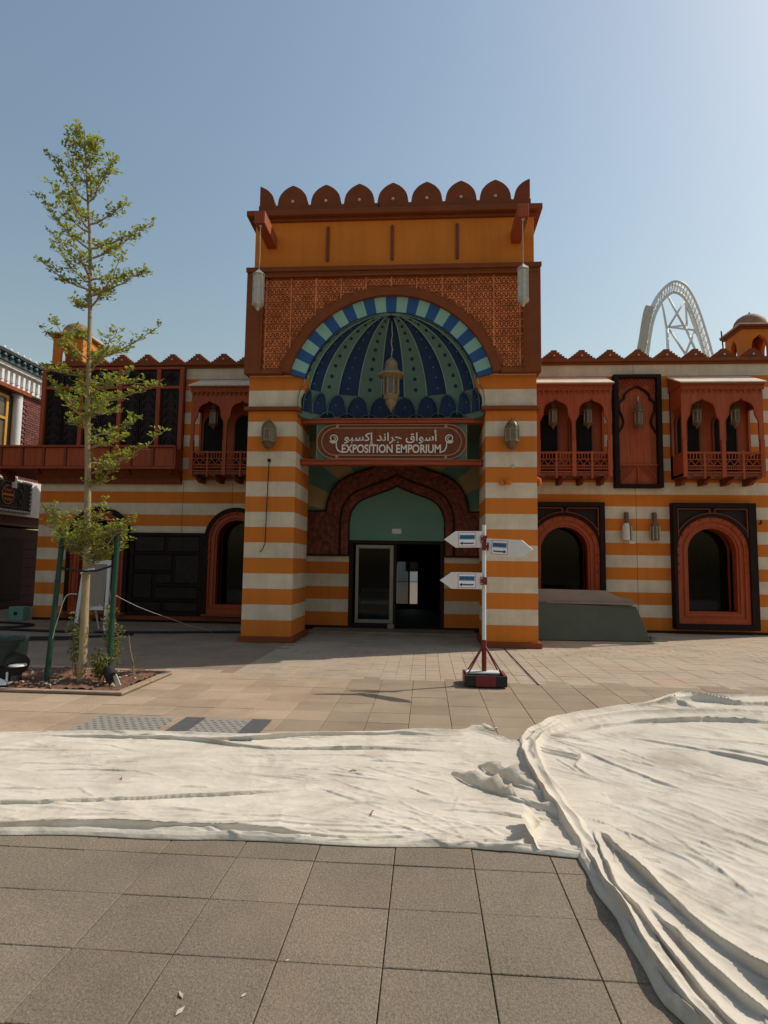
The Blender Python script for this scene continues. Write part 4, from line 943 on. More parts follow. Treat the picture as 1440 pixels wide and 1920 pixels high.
# ================================================================ DIRECTION SIGN STAND
st = empty('sign_stand', (.80, 8.42, 0), 'red and white post with three white arrow boards in front of the gate', 'sign post')
px, py = .80, 8.42
box('tray_front', 'rubber', st, px-.28, px+.28, py-.26, py-.22, .02, .16, bevel=.006)
fr_ = MB().box(px-.28, px+.28, py+.18, py+.22, .02, .16).box(px-.28, px-.24, py-.22, py+.18, .02, .16).box(px+.24, px+.28, py-.22, py+.18, .02, .16)
fr_.build('base_tray', 'red_paint', st, bevel=.006)
box('ballast', 'trim_dark', st, px-.235, px+.235, py-.215, py+.175, .02, .10)
box('front_plate', 'red_paint', st, px-.13, px+.13, py-.272, py-.262, .025, .15)
box('base_top', 'white_metal', st, px-.25, px+.20, py-.10, py+.10, .16, .18)
MB().tube([(px, py, .16), (px, py, .60)], .034, 10).build('sleeve', 'red_paint', st, smooth=40)
for dx, dy in ((-.23, -.2), (.23, -.2), (-.2, .2), (.2, .2)): MB().tube([(px, py, .54), (px+dx*1.02, py+dy, .165)], .011, 6).build('brace', 'red_paint', st)
MB().tube([(px, py, .60), (px, py, 2.17)], .027, 12).build('post', 'white_metal', st, smooth=40)
def arrow_board(z, d, ang, tilt, y, L=.56, H=.225):
    a = empty('arrow_board', (px, y, z)); a.parent = st; a.location = Vector((px, y, z))-ORG[st.name]; a.rotation_euler = (0, tilt, ang); ORG[a.name] = Vector((0, 0, 0))
    h = H/2; P = [(d*.03, -h), (d*(L-.16), -h), (d*(L-.03), -.02), (d*L, 0), (d*(L-.03), .02), (d*(L-.16), h), (d*.03, h)]
    MB().prism(P, -.010, .010).build('board', 'sheet_white', a, bevel=.003)
    MB().prism([(x*1.0, z_) for x, z_ in ((d*.115, -h+.015), (d*.365, -h+.015), (d*.365, h-.015), (d*.115, h-.015))], -.0135, -.0105).build('printed_sheet', 'paper', a)
    rl = MB(); x0, x1 = sorted((d*.118, d*.362)); z0, z1 = -h+.018, h-.018
    rl.box(x0, x1, -.0155, -.0138, z1-.006, z1).box(x0, x1, -.0155, -.0138, z0, z0+.006).box(x0, x0+.006, -.0155, -.0138, z0+.006, z1-.006).box(x1-.006, x1, -.0155, -.0138, z0+.006, z1-.006)
    rl.build('red_border', 'red_line', a)
    box('blue_band', 'blue_print', a, x0+.016, x1-.016, -.0155, -.0138, .0, .062)
    tx_ = MB()
    for k in range(9): u = x0+.03+(x1-x0-.06)*k/9; tx_.box(u, u+.014, -.0165, -.0157, .018+.006*(k % 2), .036+.008*((k*5) % 3))
    tx_.build('blurred_print', 'ink', a)
    ah = MB().box(x0+.03, x1-.03, -.0155, -.0138, -.064, -.045)
    hx = x1-.045 if d > 0 else x0+.045; ah.build('arrow_shaft', 'ink', a)
    MB().prism([(hx+d*.03, -.0545), (hx-d*.012, -.0545-.024), (hx-d*.012, -.0545+.024)], -.0158, -.0157+.001).build('arrow_head', 'ink', a)
    c_ = MB().box(-.055 if d < 0 else -.02, .035 if d < 0 else .075, -.036, -.012, -.052, .052).build('clamp', 'red_paint', a, bevel=.004)
    for bx_, bz_ in ((-.04, .035), (-.04, -.035)):
        MB().ball(((bx_ if d < 0 else .055), -.038, bz_), .008, 6, 4).build('bolt', 'white_metal', c_)
    MB().tube([((.03 if d < 0 else -.02), 0, 0), ((.10 if d < 0 else -.05), 0, .004)], .006, 5).build('clamp_screw', 'pale_metal', a)
arrow_board(1.97, -1, .12, -.02, py-.035); arrow_board(1.87, 1, -.62, .06, py-.05, L=.72); arrow_board(1.40, -1, .05, .0, py-.035, L=.61)
# ================================================================ GREEN BARRIER BOX BY THE RIGHT PILLAR
gb = empty('barrier_box', (3.6, 13.9, 0), 'sloped dark green box with a grey board leaning against the wing window', 'barrier')
V = [(2.30, 13.55, .015), (4.92, 13.72, .015), (4.72, 14.02, .74), (2.30, 13.92, .80), (2.30, 15.2, .015), (5.25, 15.2, .015), (4.72, 15.2, .74), (2.30, 15.2, .80)]
MB().add(V, [(0, 1, 2, 3), (1, 5, 6, 2), (3, 2, 6, 7), (0, 3, 7, 4), (4, 7, 6, 5), (0, 4, 5, 1)]).build('green_box', 'green_panel', gb, bevel=.01)
MB().add([(4.90, 13.74, .012), (5.35, 13.86, .012), (5.25, 15.2, .012), (4.95, 13.80, .10)], [(0, 1, 2, 3)]).build('skirt_flap', 'green_panel', gb)
MB().prism([(2.30, .80), (4.66, .76), (4.66, .90), (4.35, .955), (4.16, 1.035), (4.06, 1.09), (2.30, 1.11)], 14.06, 14.10).build('grey_board', 'grey_panel', gb)
MB().box(2.72, 4.70, 13.98, 14.05, .79, .825).build('grey_batten', 'grey_panel', gb)
# ================================================================ GRATES, LITTER
for gx, lab in ((-2.95, 'perforated drain cover half under the canvas nearer the planter'), (-2.02, 'perforated drain cover half under the canvas with dark slate edges')):
    gr = empty('drain_cover', (gx, 5.85, 0), lab, 'drain cover', 'drain covers in the paving')
    box('cover_plate', 'grate', gr, gx-.40, gx+.40, 5.45, 6.20, -.01, .007)
    sl_ = MB()
    for i in range(10):
        for j in range(11): xx = gx-.36+.08*i+(.04 if j % 2 else 0); yy = 5.48+.064*j; sl_.box(xx-.020, xx+.014, yy-.010, yy+.010, .0072, .0085)
    tag(sl_.build('slots', 'joint', gr), kind='stuff')
    if gx > -2.5:
        for a in (-.42, .27): MB().box(gx+a, gx+a+.2, 5.45, 6.2, .009, .014).build('slate_strip', 'slate', gr)
lm = MB().add([(-.05, 0, .004), (-.01, .018, .012), (.05, .004, .006), (.0, -.016, .003)], [(0, 1, 2), (0, 2, 3)]).mesh('dry_leaf', 'dry_leaf')
for k, (x, y, a, s_, lab) in enumerate([(-.86, 2.24, 1.2, .5, 'pale scrap of dry leaf lowest on the foreground pavers'), (-.89, 2.32, 2.2, .45, 'pale scrap of dry leaf just above the lowest one'), (-.66, 2.34, 1.0, .28, 'tiny pale leaf chip among the foreground pavers'), (-.545, 2.55, .5, .2, 'lone tiny pale chip on the foreground paving')]):
    o = inst(lm, 'leaf_scrap', (x, y, .004), None, rot=(0, 0, a), scale=(s_, s_, s_)); tag(o, lab, 'leaf', 'dry scraps on the pavers')
for x, y, a, lab in [(-.55, 4.75, .3, 'tiny dark twig near the middle of the long canvas strip'), (-.33, 4.0, 1.4, 'upright dark twig near the front edge of the long canvas strip'), (-2.2, 4.4, 2.0, 'tiny dark twig far left on the long canvas strip'), (2.7, 3.45, .8, 'tiny dark twig at the right edge on the big canvas sheet')]:
    o = MB().tube([(x-.03*math.cos(a), y-.03*math.sin(a), .03), (x, y+.004, .04), (x+.03*math.cos(a), y+.03*math.sin(a), .032)], .0045, 5).build('twig_scrap', 'twig', None, origin=(x, y, .022)); o.location.z = .010; tag(o, lab, 'twig', 'dark twigs on the canvas')
# ================================================================ ROLLER COASTER FAR BEHIND
rc = empty('roller_coaster', (49, 120, 0), 'white steel roller coaster arch rising behind the right wing', 'roller coaster')
def track(yo, r, m, name):
    Z = catmull([(40.0, 34.0), (42.8, 44.4), (43.9, 50.3), (44.6, 53.2), (46.0, 56.2), (47.6, 58.0), (49.2, 58.8), (51.0, 58.0), (52.4, 55.8), (53.6, 52.6), (54.8, 48.2), (55.9, 43.4), (57.2, 36.0)], 6)
    return MB().tube([(x, yo, z) for x, z in Z], r*.75, 8).build(name, m, rc, smooth=True), Z
_, Z = track(119.4, .34, 'coaster', 'rail'); track(120.9, .34, 'coaster', 'rail')
spn_ = [(49+(x-49)*.90, z-1.9) for x, z in Z]; MB().tube([(x, 120.2, z) for x, z in spn_], .30, 8).build('spine', 'coaster', rc, smooth=True)
for i in range(0, len(Z), 2):
    MB().tube([(Z[i][0], 119.4, Z[i][1]), (spn_[i][0], 120.2, spn_[i][1]), (Z[i][0], 120.9, Z[i][1])], .10, 5).build('tie', 'coaster', rc)
lad = [(x-.9, z) for x, z in Z if z < 54 and x < 46]; MB().band([(x-.7, z+.1) for x, z in lad], [(x+.9, z-.3) for x, z in lad], 119.0, 119.2).build('catwalk', 'coaster_tan', rc)
for a, b_, r in (((46.9, 57.4), (48.0, 50.0), .22), ((48.0, 50.0), (48.6, 20), .3), ((48.2, 56.8), (51.6, 49.9), .22), ((48.3, 50.1), (51.6, 55.4), .22), ((48.3, 50.1), (54.0, 49.4), .2), ((48.0, 50.0), (52.0, 50.6), .2), ((48.4, 49.6), (51.5, 44.6), .22), ((51.5, 44.6), (53.5, 49.2), .22), ((51.8, 55.0), (52.0, 50.4), .2), ((51.6, 49.9), (55.2, 41), .24), ((51.8, 55.2), (56.6, 40), .24), ((44.0, 53.0), (44.0, 20), .25), ((51.5, 44.6), (47, 30), .22)):
    MB().tube([(a[0], 121.2, a[1]), (b_[0], 121.4, b_[1])], r, 8).build('strut', 'coaster', rc, smooth=True)
# ================================================================ NEIGHBOURING BRICK HOUSE ON THE LEFT
NX = -13.5
nb = empty('brick_house', (NX, 19, 0), 'dark red brick house with white eaves at the left edge', 'building')
box('house_body', 'mortar', nb, NX-8, NX-.02, 10, 20.9, 2.7, 7.2); box('ground_floor', 'plum_dark', nb, NX-8, NX, 10, 20.9, 0, 2.62)
bm_ = MB().box(0, .03, -.118, .118, -.032, .032).mesh('brick', 'brick'); nbk = 0
z = 2.82; row = 0; rest_b = MB()
while z < 7.1:
    y = 18.3+(.125 if row % 2 else 0)
    while y < 20.8:
        inst_ok = z > 4.5 and nbk < 300
        if not (y < 19.0 and 4.9 < z < 6.9):
            if inst_ok and y > 18.5: inst(bm_, 'brick', (NX-.02+random.uniform(0, .004), y, z), nb); nbk += 1
            else: rest_b.box(NX-.02, NX+.01, y-.118, y+.118, z-.032, z+.032)
        y += .25
    z += .08; row += 1
tag(rest_b.build('brick_field', 'brick', nb), kind='stuff')
for k in range(8): box('cladding_board', 'plum_dark', nb, NX, NX+.03, 10, 20.9, .1+.31*k, .1+.31*k+.295)
box('lower_shade', 'trim_dark', nb, NX, NX+.06, 17.9, 19.3, .3, 2.3)
box('eave_board', 'white_trim', nb, NX-.02, NX+.16, 10, 20.9, 7.14, 7.66)
for k in range(36): box('eave_dentil', 'white_trim', nb, NX+.16, NX+.24, 12+.25*k, 12.10+.25*k, 7.24, 7.56)
box('eave_board', 'white_trim', nb, NX-.02, NX+.32, 10, 20.9, 7.66, 7.78)
for k in range(30): MB().ball((NX+.42, 12.2+.30*k, 7.92), .09, 8, 5).build('eave_tile', 'glaze_teal', nb, smooth=True)
box('gutter', 'glaze_teal', nb, NX-.02, NX+.40, 10, 20.0, 7.78, 7.90); MB().prism([(NX-.02, 7.90), (NX+.46, 8.02), (NX+.46, 8.06), (NX-4, 9.2), (NX-4, 9.0)], 10, 20.6).build('house_roof', 'white_trim', nb)
box('roof_edge', 'rubber', nb, NX+.44, NX+.50, 10, 20.6, 8.0, 8.10)
for k in range(28): MB().ball((NX+.40, 12.2+.30*k, 8.16), .06, 6, 4).build('roof_knob', 'white_trim', nb, smooth=True)
MB().tube([(NX+.13, 18.45, 6.95), (NX+.13, 18.45, 3.9)], .14, 12).build('downpipe', 'white_trim', nb, smooth=40); MB().tube([(NX+.0, 18.45, 7.0), (NX+.13, 18.45, 6.95), (NX+.13, 18.45, 6.85)], .15, 12).build('downpipe_elbow', 'white_trim', nb, smooth=40)
box('canopy', 'brown', nb, NX, NX+.35, 12, 18.8, 6.98, 7.10)
w_ = MB().box(NX, NX+.07, 16.9, 18.12, 4.4, 4.5).box(NX, NX+.07, 16.9, 18.12, 6.75, 6.85).box(NX, NX+.07, 18.02, 18.12, 4.5, 6.75).box(NX, NX+.07, 17.45, 17.53, 4.5, 6.75).box(NX, NX+.07, 16.9, 18.02, 6.05, 6.13).build('yellow_window', 'yellow_frame', nb)
box('pane', 'lamp_glass', w_, NX, NX+.02, 16.9, 18.02, 4.5, 6.75)
box('white_panel', 'white_paint', nb, NX, NX+.10, 17.0, 20.15, 3.03, 4.22)
# framed shop sign (its own thing)
sgn_ = empty('shop_sign', (NX+.15, 18.4, 3.1), 'dark shop sign with beaded frame and orange oval at the left edge', 'sign')
box('sign_board', 'dark_panel', sgn_, NX+.11, NX+.20, 16.2, 19.35, 3.12, 4.16)
bm2 = MB().ball((0, 0, 0), .055, 8, 5).mesh('bead', 'pale_metal', True)
for k in range(22):
    for zz in (3.15, 4.12): inst(bm2, 'bead', (NX+.21, 16.4+.136*k, zz), sgn_)
for k in range(6): inst(bm2, 'bead', (NX+.21, 19.28, 3.29+.137*k), sgn_)
yc, zc = 18.18, 3.66
ov = [(yc+.27*math.cos(a), zc+.30*math.sin(a)) for a in np.linspace(0, 2*math.pi, 29)[:-1]]
MB().prism_x(ov, NX+.201, NX+.206).build('oval', 'trim_dark', sgn_)
MB().tube([(NX+.21, y, z) for y, z in ov+ov[:1]], .014, 5).build('oval_ring', 'orange', sgn_); box('oval_bar', 'orange', sgn_, NX+.206, NX+.215, yc-.27, yc+.27, zc-.035, zc+.035)
sq = MB()
for zz in (.14, -.15):
    sq.tube([(NX+.212, yc-.17+.34*t, zc+zz+.05*math.sin(t*22)) for t in np.linspace(0, 1, 26)], .012, 5)
sq.build('blurred_script', 'orange', sgn_)
for k in range(10): MB().ball((NX+.21, 18.75+.09*math.sin(k*1.7)+.012*k, 3.28+.08*k), .045, 6, 4, sy=.8).build('flower', 'brass', sgn_); MB().tube([(NX+.21, 16.3, 3.30), (NX+.21, 18.7, 3.28)], .01, 5).build('border_line', 'tan_line', sgn_)
# added slabs imitating door reflections, and display tables dimly seen through the glass
t = empty('reflection_stack', (-1.3, 15.9, 0), 'added pale blue slabs imitating reflections in the closed glass door', 'stack')
for k in range(9): box('reflection_slab', 'reflection_streaks', t, -1.72+.03*(k % 3), -.86-.02*(k % 2), 15.55, 16.3, .05+.105*k, .05+.105*k+.095, bevel=.01)
for xx, lab in ((LW1, 'white draped table inside the arched window behind the tree'), (LW2, 'white draped table inside the arched window beside the left pillar'), (RW2, 'pale crate inside the big arched window on the right')):
    t = empty('display_table', (xx, 16.7, 0), lab, 'table', 'display tables behind the windows')
    box('table_cloth', 'far_white', t, xx-.45, xx+.45, 16.35, 17.0, .45, .86 if xx < 0 else .80, bevel=.02); box('table_base', 'room', t, xx-.4, xx+.4, 16.4, 16.95, 0, .45)
# light walls and trees of the street beyond the rear doorway
fb = empty('far_hall', (2, 60, 0), 'pale hall glimpsed through the open entrance door', 'building')
box('hall_front', 'far_white', fb, -12, 14, 60, 70, 0, 5)
for k in range(8): box('window', 'glass', fb, -11+3*k, -9.4+3*k, 59.95, 60, 1.0, 3.4)
# ================================================================ PLANTER, TREE, STAKES, SHRUBS
soil_n = 40; V = []; F = []
x0, x1, y0, y1 = -9.0, -3.74, 7.28, 8.62
for i in range(soil_n*3+1):
    for j in range(soil_n+1):
        x = x0+(x1-x0)*i/(soil_n*3); y = y0+(y1-y0)*j/soil_n
        V.append((x, y, -.01+.05*random.random()*(.4+.6*random.random())+.03*math.sin(x*3+y*2)**2))
for i in range(soil_n*3):
    for j in range(soil_n): a = i*(soil_n+1)+j; F.append((a, a+soil_n+1, a+soil_n+2, a+1))
tag(MB().add(V, F).build('planter_soil', 'soil', smooth=True), kind='structure')
kb = empty('planter_kerb', (-3.7, 8, 0)); tag(kb, kind='structure')
for k in range(6):
    box('kerb_stone', 'kerb', kb, x0+.88*k, x0+.88*(k+1)-.008, 7.18, 7.28, -.01, .022, bevel=.008); box('kerb_stone', 'kerb', kb, x0+.88*k, x0+.88*(k+1)-.008, 8.62, 8.72, -.01, .03, bevel=.008)
for k in range(2): box('kerb_stone', 'kerb', kb, -3.74, -3.64, 7.18+.77*k, 7.18+.77*(k+1)-.008, -.01, .024, bevel=.008)
deb = MB()
for k in range(150):
    x = random.uniform(-6.6, -3.85); y = random.uniform(7.35, 8.5); s_ = random.uniform(.01, .035); a = random.uniform(0, 6)
    deb.add([(x+s_*math.cos(a), y+s_*math.sin(a), .04), (x-s_*math.sin(a), y+s_*math.cos(a), .055), (x-s_*math.cos(a), y-s_*math.sin(a), .035), (x+s_*math.sin(a), y-s_*math.cos(a), .06)], [(0, 1, 2, 3)])
tag(deb.build('soil_litter', 'dry_leaf'), 'scattered dry leaf litter on the planter soil', 'litter', kind='stuff')
TY = 7.69
def leaf_add(mb, p, d, L, w):
    d = d.normalized(); up = Vector((random.uniform(-.6, .6), random.uniform(-.6, .6), 1)).normalized(); s_ = d.cross(up)
    if s_.length < 1e-3: s_ = Vector((1, 0, 0))
    s_.normalize(); n = s_.cross(d)
    a = p; b_ = p+d*L*.5+s_*w+n*w*.35; c_ = p+d*L; e = p+d*L*.5-s_*w+n*w*.35; m_ = p+d*L*.5
    mb.add([a, b_, c_, e, m_], [(0, 4, 1), (1, 4, 2), (0, 3, 4), (3, 2, 4)])
rt = random.Random(11)
tr = empty('young_tree', (-4.47, TY, 0), 'slender young tree with tiered sprays of tiny leaves in the planter', 'tree')
TP = [(-4.46, 0), (-4.455, .45), (-4.475, .95), (-4.484, 1.54), (-4.50, 2.2), (-4.52, 2.9), (-4.56, 3.6), (-4.58, 4.1), (-4.61, 4.7), (-4.65, 5.3), (-4.69, 5.85), (-4.74, 6.4), (-4.79, 6.9), (-4.83, 7.35), (-4.85, 7.65)]
tp = [(x, TY+.03*math.sin(z*1.3), z) for x, z in catmull(TP, 4)]
MB().tube(tp, [max(.006, .052*(1-(p[2]/7.9))**.8+.004) for p in tp], 10).build('trunk', 'bark', tr, smooth=True)
MB().tube([(-4.46+.058*math.cos(a), TY+.058*math.sin(a), .16) for a in np.linspace(0, 6.28, 13)], .006, 5).build('trunk_tie', 'yellow_frame', tr)
limbs = MB(); leaves = MB()
def tx(z):
    for i in range(len(TP)-1):
        if TP[i][1] <= z <= TP[i+1][1]:
            u = (z-TP[i][1])/(TP[i+1][1]-TP[i][1]); return TP[i][0]+(TP[i+1][0]-TP[i][0])*u
    return TP[-1][0]
def branch(z0, dx, dy, dz, dens=1., r0=.016):
    p0 = Vector((tx(z0), TY, z0)); L = math.sqrt(dx*dx+dy*dy+dz*dz); n = 9; P = []
    for i in range(n+1):
        u = i/n; P.append(p0+Vector((dx*u, dy*u, dz*(.35*u+.65*u**1.6)))+Vector((rt.uniform(-.018, .018), rt.uniform(-.018, .018), rt.uniform(-.012, .012)))*(1 if 0 < i else 0))
    limbs.tube(P, [max(.003, r0*(1-.85*i/n)) for i in range(n+1)], 5)
    for i in range(2, n+1):
        k2 = int(3*dens+.5)
        for k in range(k2):
            a = rt.uniform(0, 2*math.pi); l = rt.uniform(.08, .26)*(1.1-.5*i/n); base = P[i]+(P[i-1]-P[i])*rt.random()
            d = Vector((math.cos(a)*.9+dx*.5/L, math.sin(a)*.9+dy*.5/L, rt.uniform(.0, .55))).normalized()
            q = base+d*l*.5+Vector((0, 0, .01)); e = base+d*l
            limbs.tube([base, q, e], [.004, .003, .002], 3, cap=False)
            for m_ in range(int(7.3*dens*(1 if l > .12 else .7))):
                u = rt.uniform(.15, 1.05); pp = base+d*l*u+Vector((rt.uniform(-.025, .025), rt.uniform(-.025, .025), rt.uniform(-.005, .035)))
                leaf_add(leaves, pp, Vector((rt.uniform(-1, 1), rt.uniform(-1, 1), rt.uniform(-.1, .9))), rt.uniform(.040, .070), rt.uniform(.014, .022))
BR = [(5.22, .66, .1, .38), (5.05, .60, -.3, .62), (5.45, .78, .2, .20), (5.75, .78, -.15, .30), (5.9, .74, .3, .55), (6.25, .50, .1, .36), (6.55, .46, -.2, .55), (6.8, .26, .2, .52), (7.1, .2, -.1, .3),
      (5.1, -.35, .3, .10), (5.3, -.68, -.1, .40), (5.42, -.70, .25, .68), (5.65, -.62, .1, .55), (5.9, -.56, -.3, .62), (6.15, -.72, .15, .85), (6.35, -.45, .3, .50), (6.6, -.40, -.2, .55), (6.85, -.33, .1, .5), (7.1, -.22, -.1, .4), (7.3, .05, .15, .3), (7.35, -.08, -.1, .28),
      (4.30, .88, .1, .52), (4.15, .55, -.35, .45), (4.0, .72, .35, .10), (3.85, .62, -.2, .24), (3.7, .82, .15, .30), (3.55, .50, -.4, .15), (3.25, .55, .3, .35),
      (4.1, -.68, .1, .12), (4.25, -.45, -.3, .35), (3.95, -.35, .4, -.02), (3.6, -.40, -.25, .35), (3.35, -.35, .2, .20), (4.6, -.3, .2, .22),
      (2.55, .42, -.1, .32), (2.75, .98, .1, .62), (2.9, .5, .2, .18), (3.1, .6, -.2, .12),
      (6.0, .1, .7, .3), (5.3, -.1, .7, .3), (4.4, .1, .7, .3), (3.6, .0, .75, .2), (6.2, 0, -.6, .3), (5.5, .1, -.7, .3), (4.3, -.1, -.7, .3), (3.4, .1, -.65, .2)]
for b_ in BR: branch(*b_, dens=1.0)
for k in range(17):
    a = 2*math.pi*k/17+.3; branch(1.52+.02*k, .52*math.cos(a), .40*math.sin(a), rt.uniform(.22, .62), dens=.95, r0=.011)
branch(1.60, -.55, .1, .78, .8); branch(1.62, .58, .0, .55, .9)
tag(limbs.build('limbs', 'bark', tr), kind='stuff'); tag(leaves.build('leaves', 'leaf', tr), kind='stuff')
for (xa, ya, za, xb, yb, zb, lab) in ((-4.88, 7.62, 0, -4.80, 7.66, 1.95, 'leaning dark green stake left of the young tree'), (-4.12, 7.74, 0, -4.08, 7.72, 2.12, 'upright dark green stake right of the young tree')):
    t = empty('tree_stake', (xa, ya, 0), lab, 'stake', 'stakes holding the young tree')
    MB().tube([(xa, ya, -.05), (xb, yb, zb)], .034, 10).build('pole', 'green_stake', t, smooth=40)
    for u in (.42, .68, .9): MB().tube([(xa+(xb-xa)*u, ya+(yb-ya)*u, zb*u-.012), (xa+(xb-xa)*u, ya+(yb-ya)*u, zb*u+.012)], .039, 10).build('band', 'dark_green', t)
t = empty('tie_strap', (-4.45, 7.68, 1.45), 'dark rubber strap tying the young tree to its stakes', 'strap')
MB().tube([(-4.82, 7.66, 1.50), (-4.6, 7.62, 1.47), (-4.44, 7.61, 1.46), (-4.3, 7.66, 1.47), (-4.09, 7.72, 1.55)], .016, 6).build('strap', 'rubber', t, smooth=True)
MB().tube([(-4.45+.075*math.cos(a), 7.69+.075*math.sin(a), 1.46+.03*math.cos(a)) for a in np.linspace(0, 6.28, 15)], .014, 6).build('ring', 'white_metal', t, smooth=True)
def shrub(x, y, h, n, lab, r=.2):
    t = empty('shrub', (x, y, 0), lab, 'shrub', 'straggly shrubs at the foot of the tree')
    s_ = MB(); l_ = MB()
    for k in range(n):
        a = rt.uniform(0, 6.28); e = Vector((x+r*rt.uniform(.2, 1)*math.cos(a), y+r*rt.uniform(.2, 1)*math.sin(a), h*rt.uniform(.6, 1)))
        b0 = Vector((x+rt.uniform(-.03, .03), y+rt.uniform(-.03, .03), .02)); m_ = (b0+e)/2+Vector((rt.uniform(-.05, .05), rt.uniform(-.05, .05), .05))
        s_.tube([b0, m_, e], [.008, .006, .003], 4)
        for i in range(70):
            u = rt.uniform(.3, 1.05); p = b0+(e-b0)*u+Vector((rt.uniform(-.06, .06), rt.uniform(-.06, .06), rt.uniform(-.03, .06)))
            leaf_add(l_, p, Vector((rt.uniform(-1, 1), rt.uniform(-1, 1), rt.uniform(-.2, .9))), rt.uniform(.04, .07), rt.uniform(.012, .02))
    tag(s_.build('stems', 'twig', t), kind='stuff'); tag(l_.build('leaves', 'leaf_shrub', t), kind='stuff')
shrub(-4.72, 8.0, .95, 6, 'leafy shrub between the left green stake and the trunk'); shrub(-4.22, 7.98, 1.0, 6, 'leafy shrub between the trunk and the right green stake'); shrub(-4.17, 7.66, .42, 6, 'low dense shrub at the foot of the right green stake', .14)
t = empty('dead_stem', (-3.85, 7.9, 0), 'bare dead plant stem standing right of the stakes', 'plant stem')
MB().tube([(-3.85, 7.9, 0), (-3.88, 7.92, .25), (-3.92, 7.9, .42), (-3.96, 7.92, .62)], [.012, .010, .008, .004], 5).build('stem', 'twig', t); MB().tube([(-3.87, 7.91, .22), (-3.84, 7.9, .34)], .006, 4).build('side_twig', 'twig', t)
t = empty('spike_light', (-4.0, 7.62, 0), 'small black ground spotlight beside the right green stake', 'spotlight')
MB().tube([(-4.08, 7.66, .20), (-3.98, 7.58, .12)], [.07, .08], 10).build('lamp_head', 'rubber', t, smooth=40); MB().tube([(-4.02, 7.62, 0), (-4.03, 7.62, .14)], .018, 6).build('spike', 'rubber', t)
MB().bar((-3.97, 7.60, .17), (-3.86, 7.54, .02), .05, .02).build('bracket', 'pale_metal', t)
# floodlight at the left edge
t = empty('floodlight', (-5.35, 7.55, 0), 'round dark green floodlight housing at the left end of the planter', 'floodlight')
MB().lathe([(.0, .62), (.20, .62), (.25, .60), (.26, .57), (.255, .56), (.24, .26), (.20, .22), (.0, .22)][::-1], 28, (-5.45, 7.62, 0)).build('housing', 'dark_green', t, smooth=35)
MB().tube([(-5.28, 7.52, .33), (-5.14, 7.42, .27)], [.10, .145], 16).build('shade', 'rubber', t, smooth=35)
MB().lathe([(.0, 0), (.11, 0), (.10, .02), (0, .03)], 14, (-5.135, 7.41, .265)).build('reflector', 'white_metal', t, smooth=35)
MB().box(-5.62, -5.28, 7.5, 7.74, 0, .23).build('base', 'rubber', t, bevel=.02)
MB().tube([(-5.22, 7.35, .02), (-5.23, 7.36, .2), (-5.20, 7.38, .30), (-5.23, 7.4, .38)], .014, 6).build('cable', 'white_metal', t, smooth=True)
t = empty('plastic_wrap', (-5.45, 7.35, 0), 'crumpled white plastic wrap beside the floodlight', 'wrapping')
wv = []; wf = []
for i in range(13):
    for j in range(9): wv.append((-5.62+.035*i, 7.26+.022*j, .05+.07*math.sin(math.pi*i/12)*math.sin(math.pi*j/8)+random.uniform(-.012, .02)))
for i in range(12):
    for j in range(8): a = i*9+j; wf.append((a, a+9, a+10, a+1))
MB().add(wv, wf).build('wrap', 'white_paint', t)
# white easel board behind the tree
t = empty('notice_easel', (-7.5, 13.1, 0), 'white framed notice board on legs behind the young tree', 'notice board')
ex0, ex1, ey = -7.78, -7.14, 13.1
def tilt(z): return ey+.10*z
for (a, b_) in ((ex0, ex0+.07), (ex1-.07, ex1)):
    MB().add([(a-.06*(1 if a < -7.7 else -1), tilt(0), 0), (b_-.06*(1 if a < -7.7 else -1), tilt(0), 0), (b_, tilt(1.62), 1.62), (a, tilt(1.62), 1.62), (a-.06*(1 if a < -7.7 else -1), tilt(0)+.05, 0), (b_-.06*(1 if a < -7.7 else -1), tilt(0)+.05, 0), (b_, tilt(1.62)+.05, 1.62), (a, tilt(1.62)+.05, 1.62)], [(0, 1, 2, 3), (5, 4, 7, 6), (1, 5, 6, 2), (4, 0, 3, 7), (3, 2, 6, 7)]).build('leg', 'white_metal', t)
for za, zb in ((1.52, 1.62), (.50, .58)): box('cross_bar', 'white_metal', t, ex0+.07, ex1-.07, tilt(za), tilt(za)+.05, za, zb)
MB().add([(ex0+.07, tilt(.58)+.02, .58), (ex1-.07, tilt(.58)+.02, .58), (ex1-.07, tilt(1.52)+.02, 1.52), (ex0+.07, tilt(1.52)+.02, 1.52)], [(0, 1, 2, 3)]).build('panel', 'grey_panel', t)
for xx in (ex0+.12, ex1-.12): MB().tube([(xx, tilt(1.4)+.06, 1.4), (xx, ey+.75, 0)], .02, 6).build('rear_leg', 'white_metal', t)
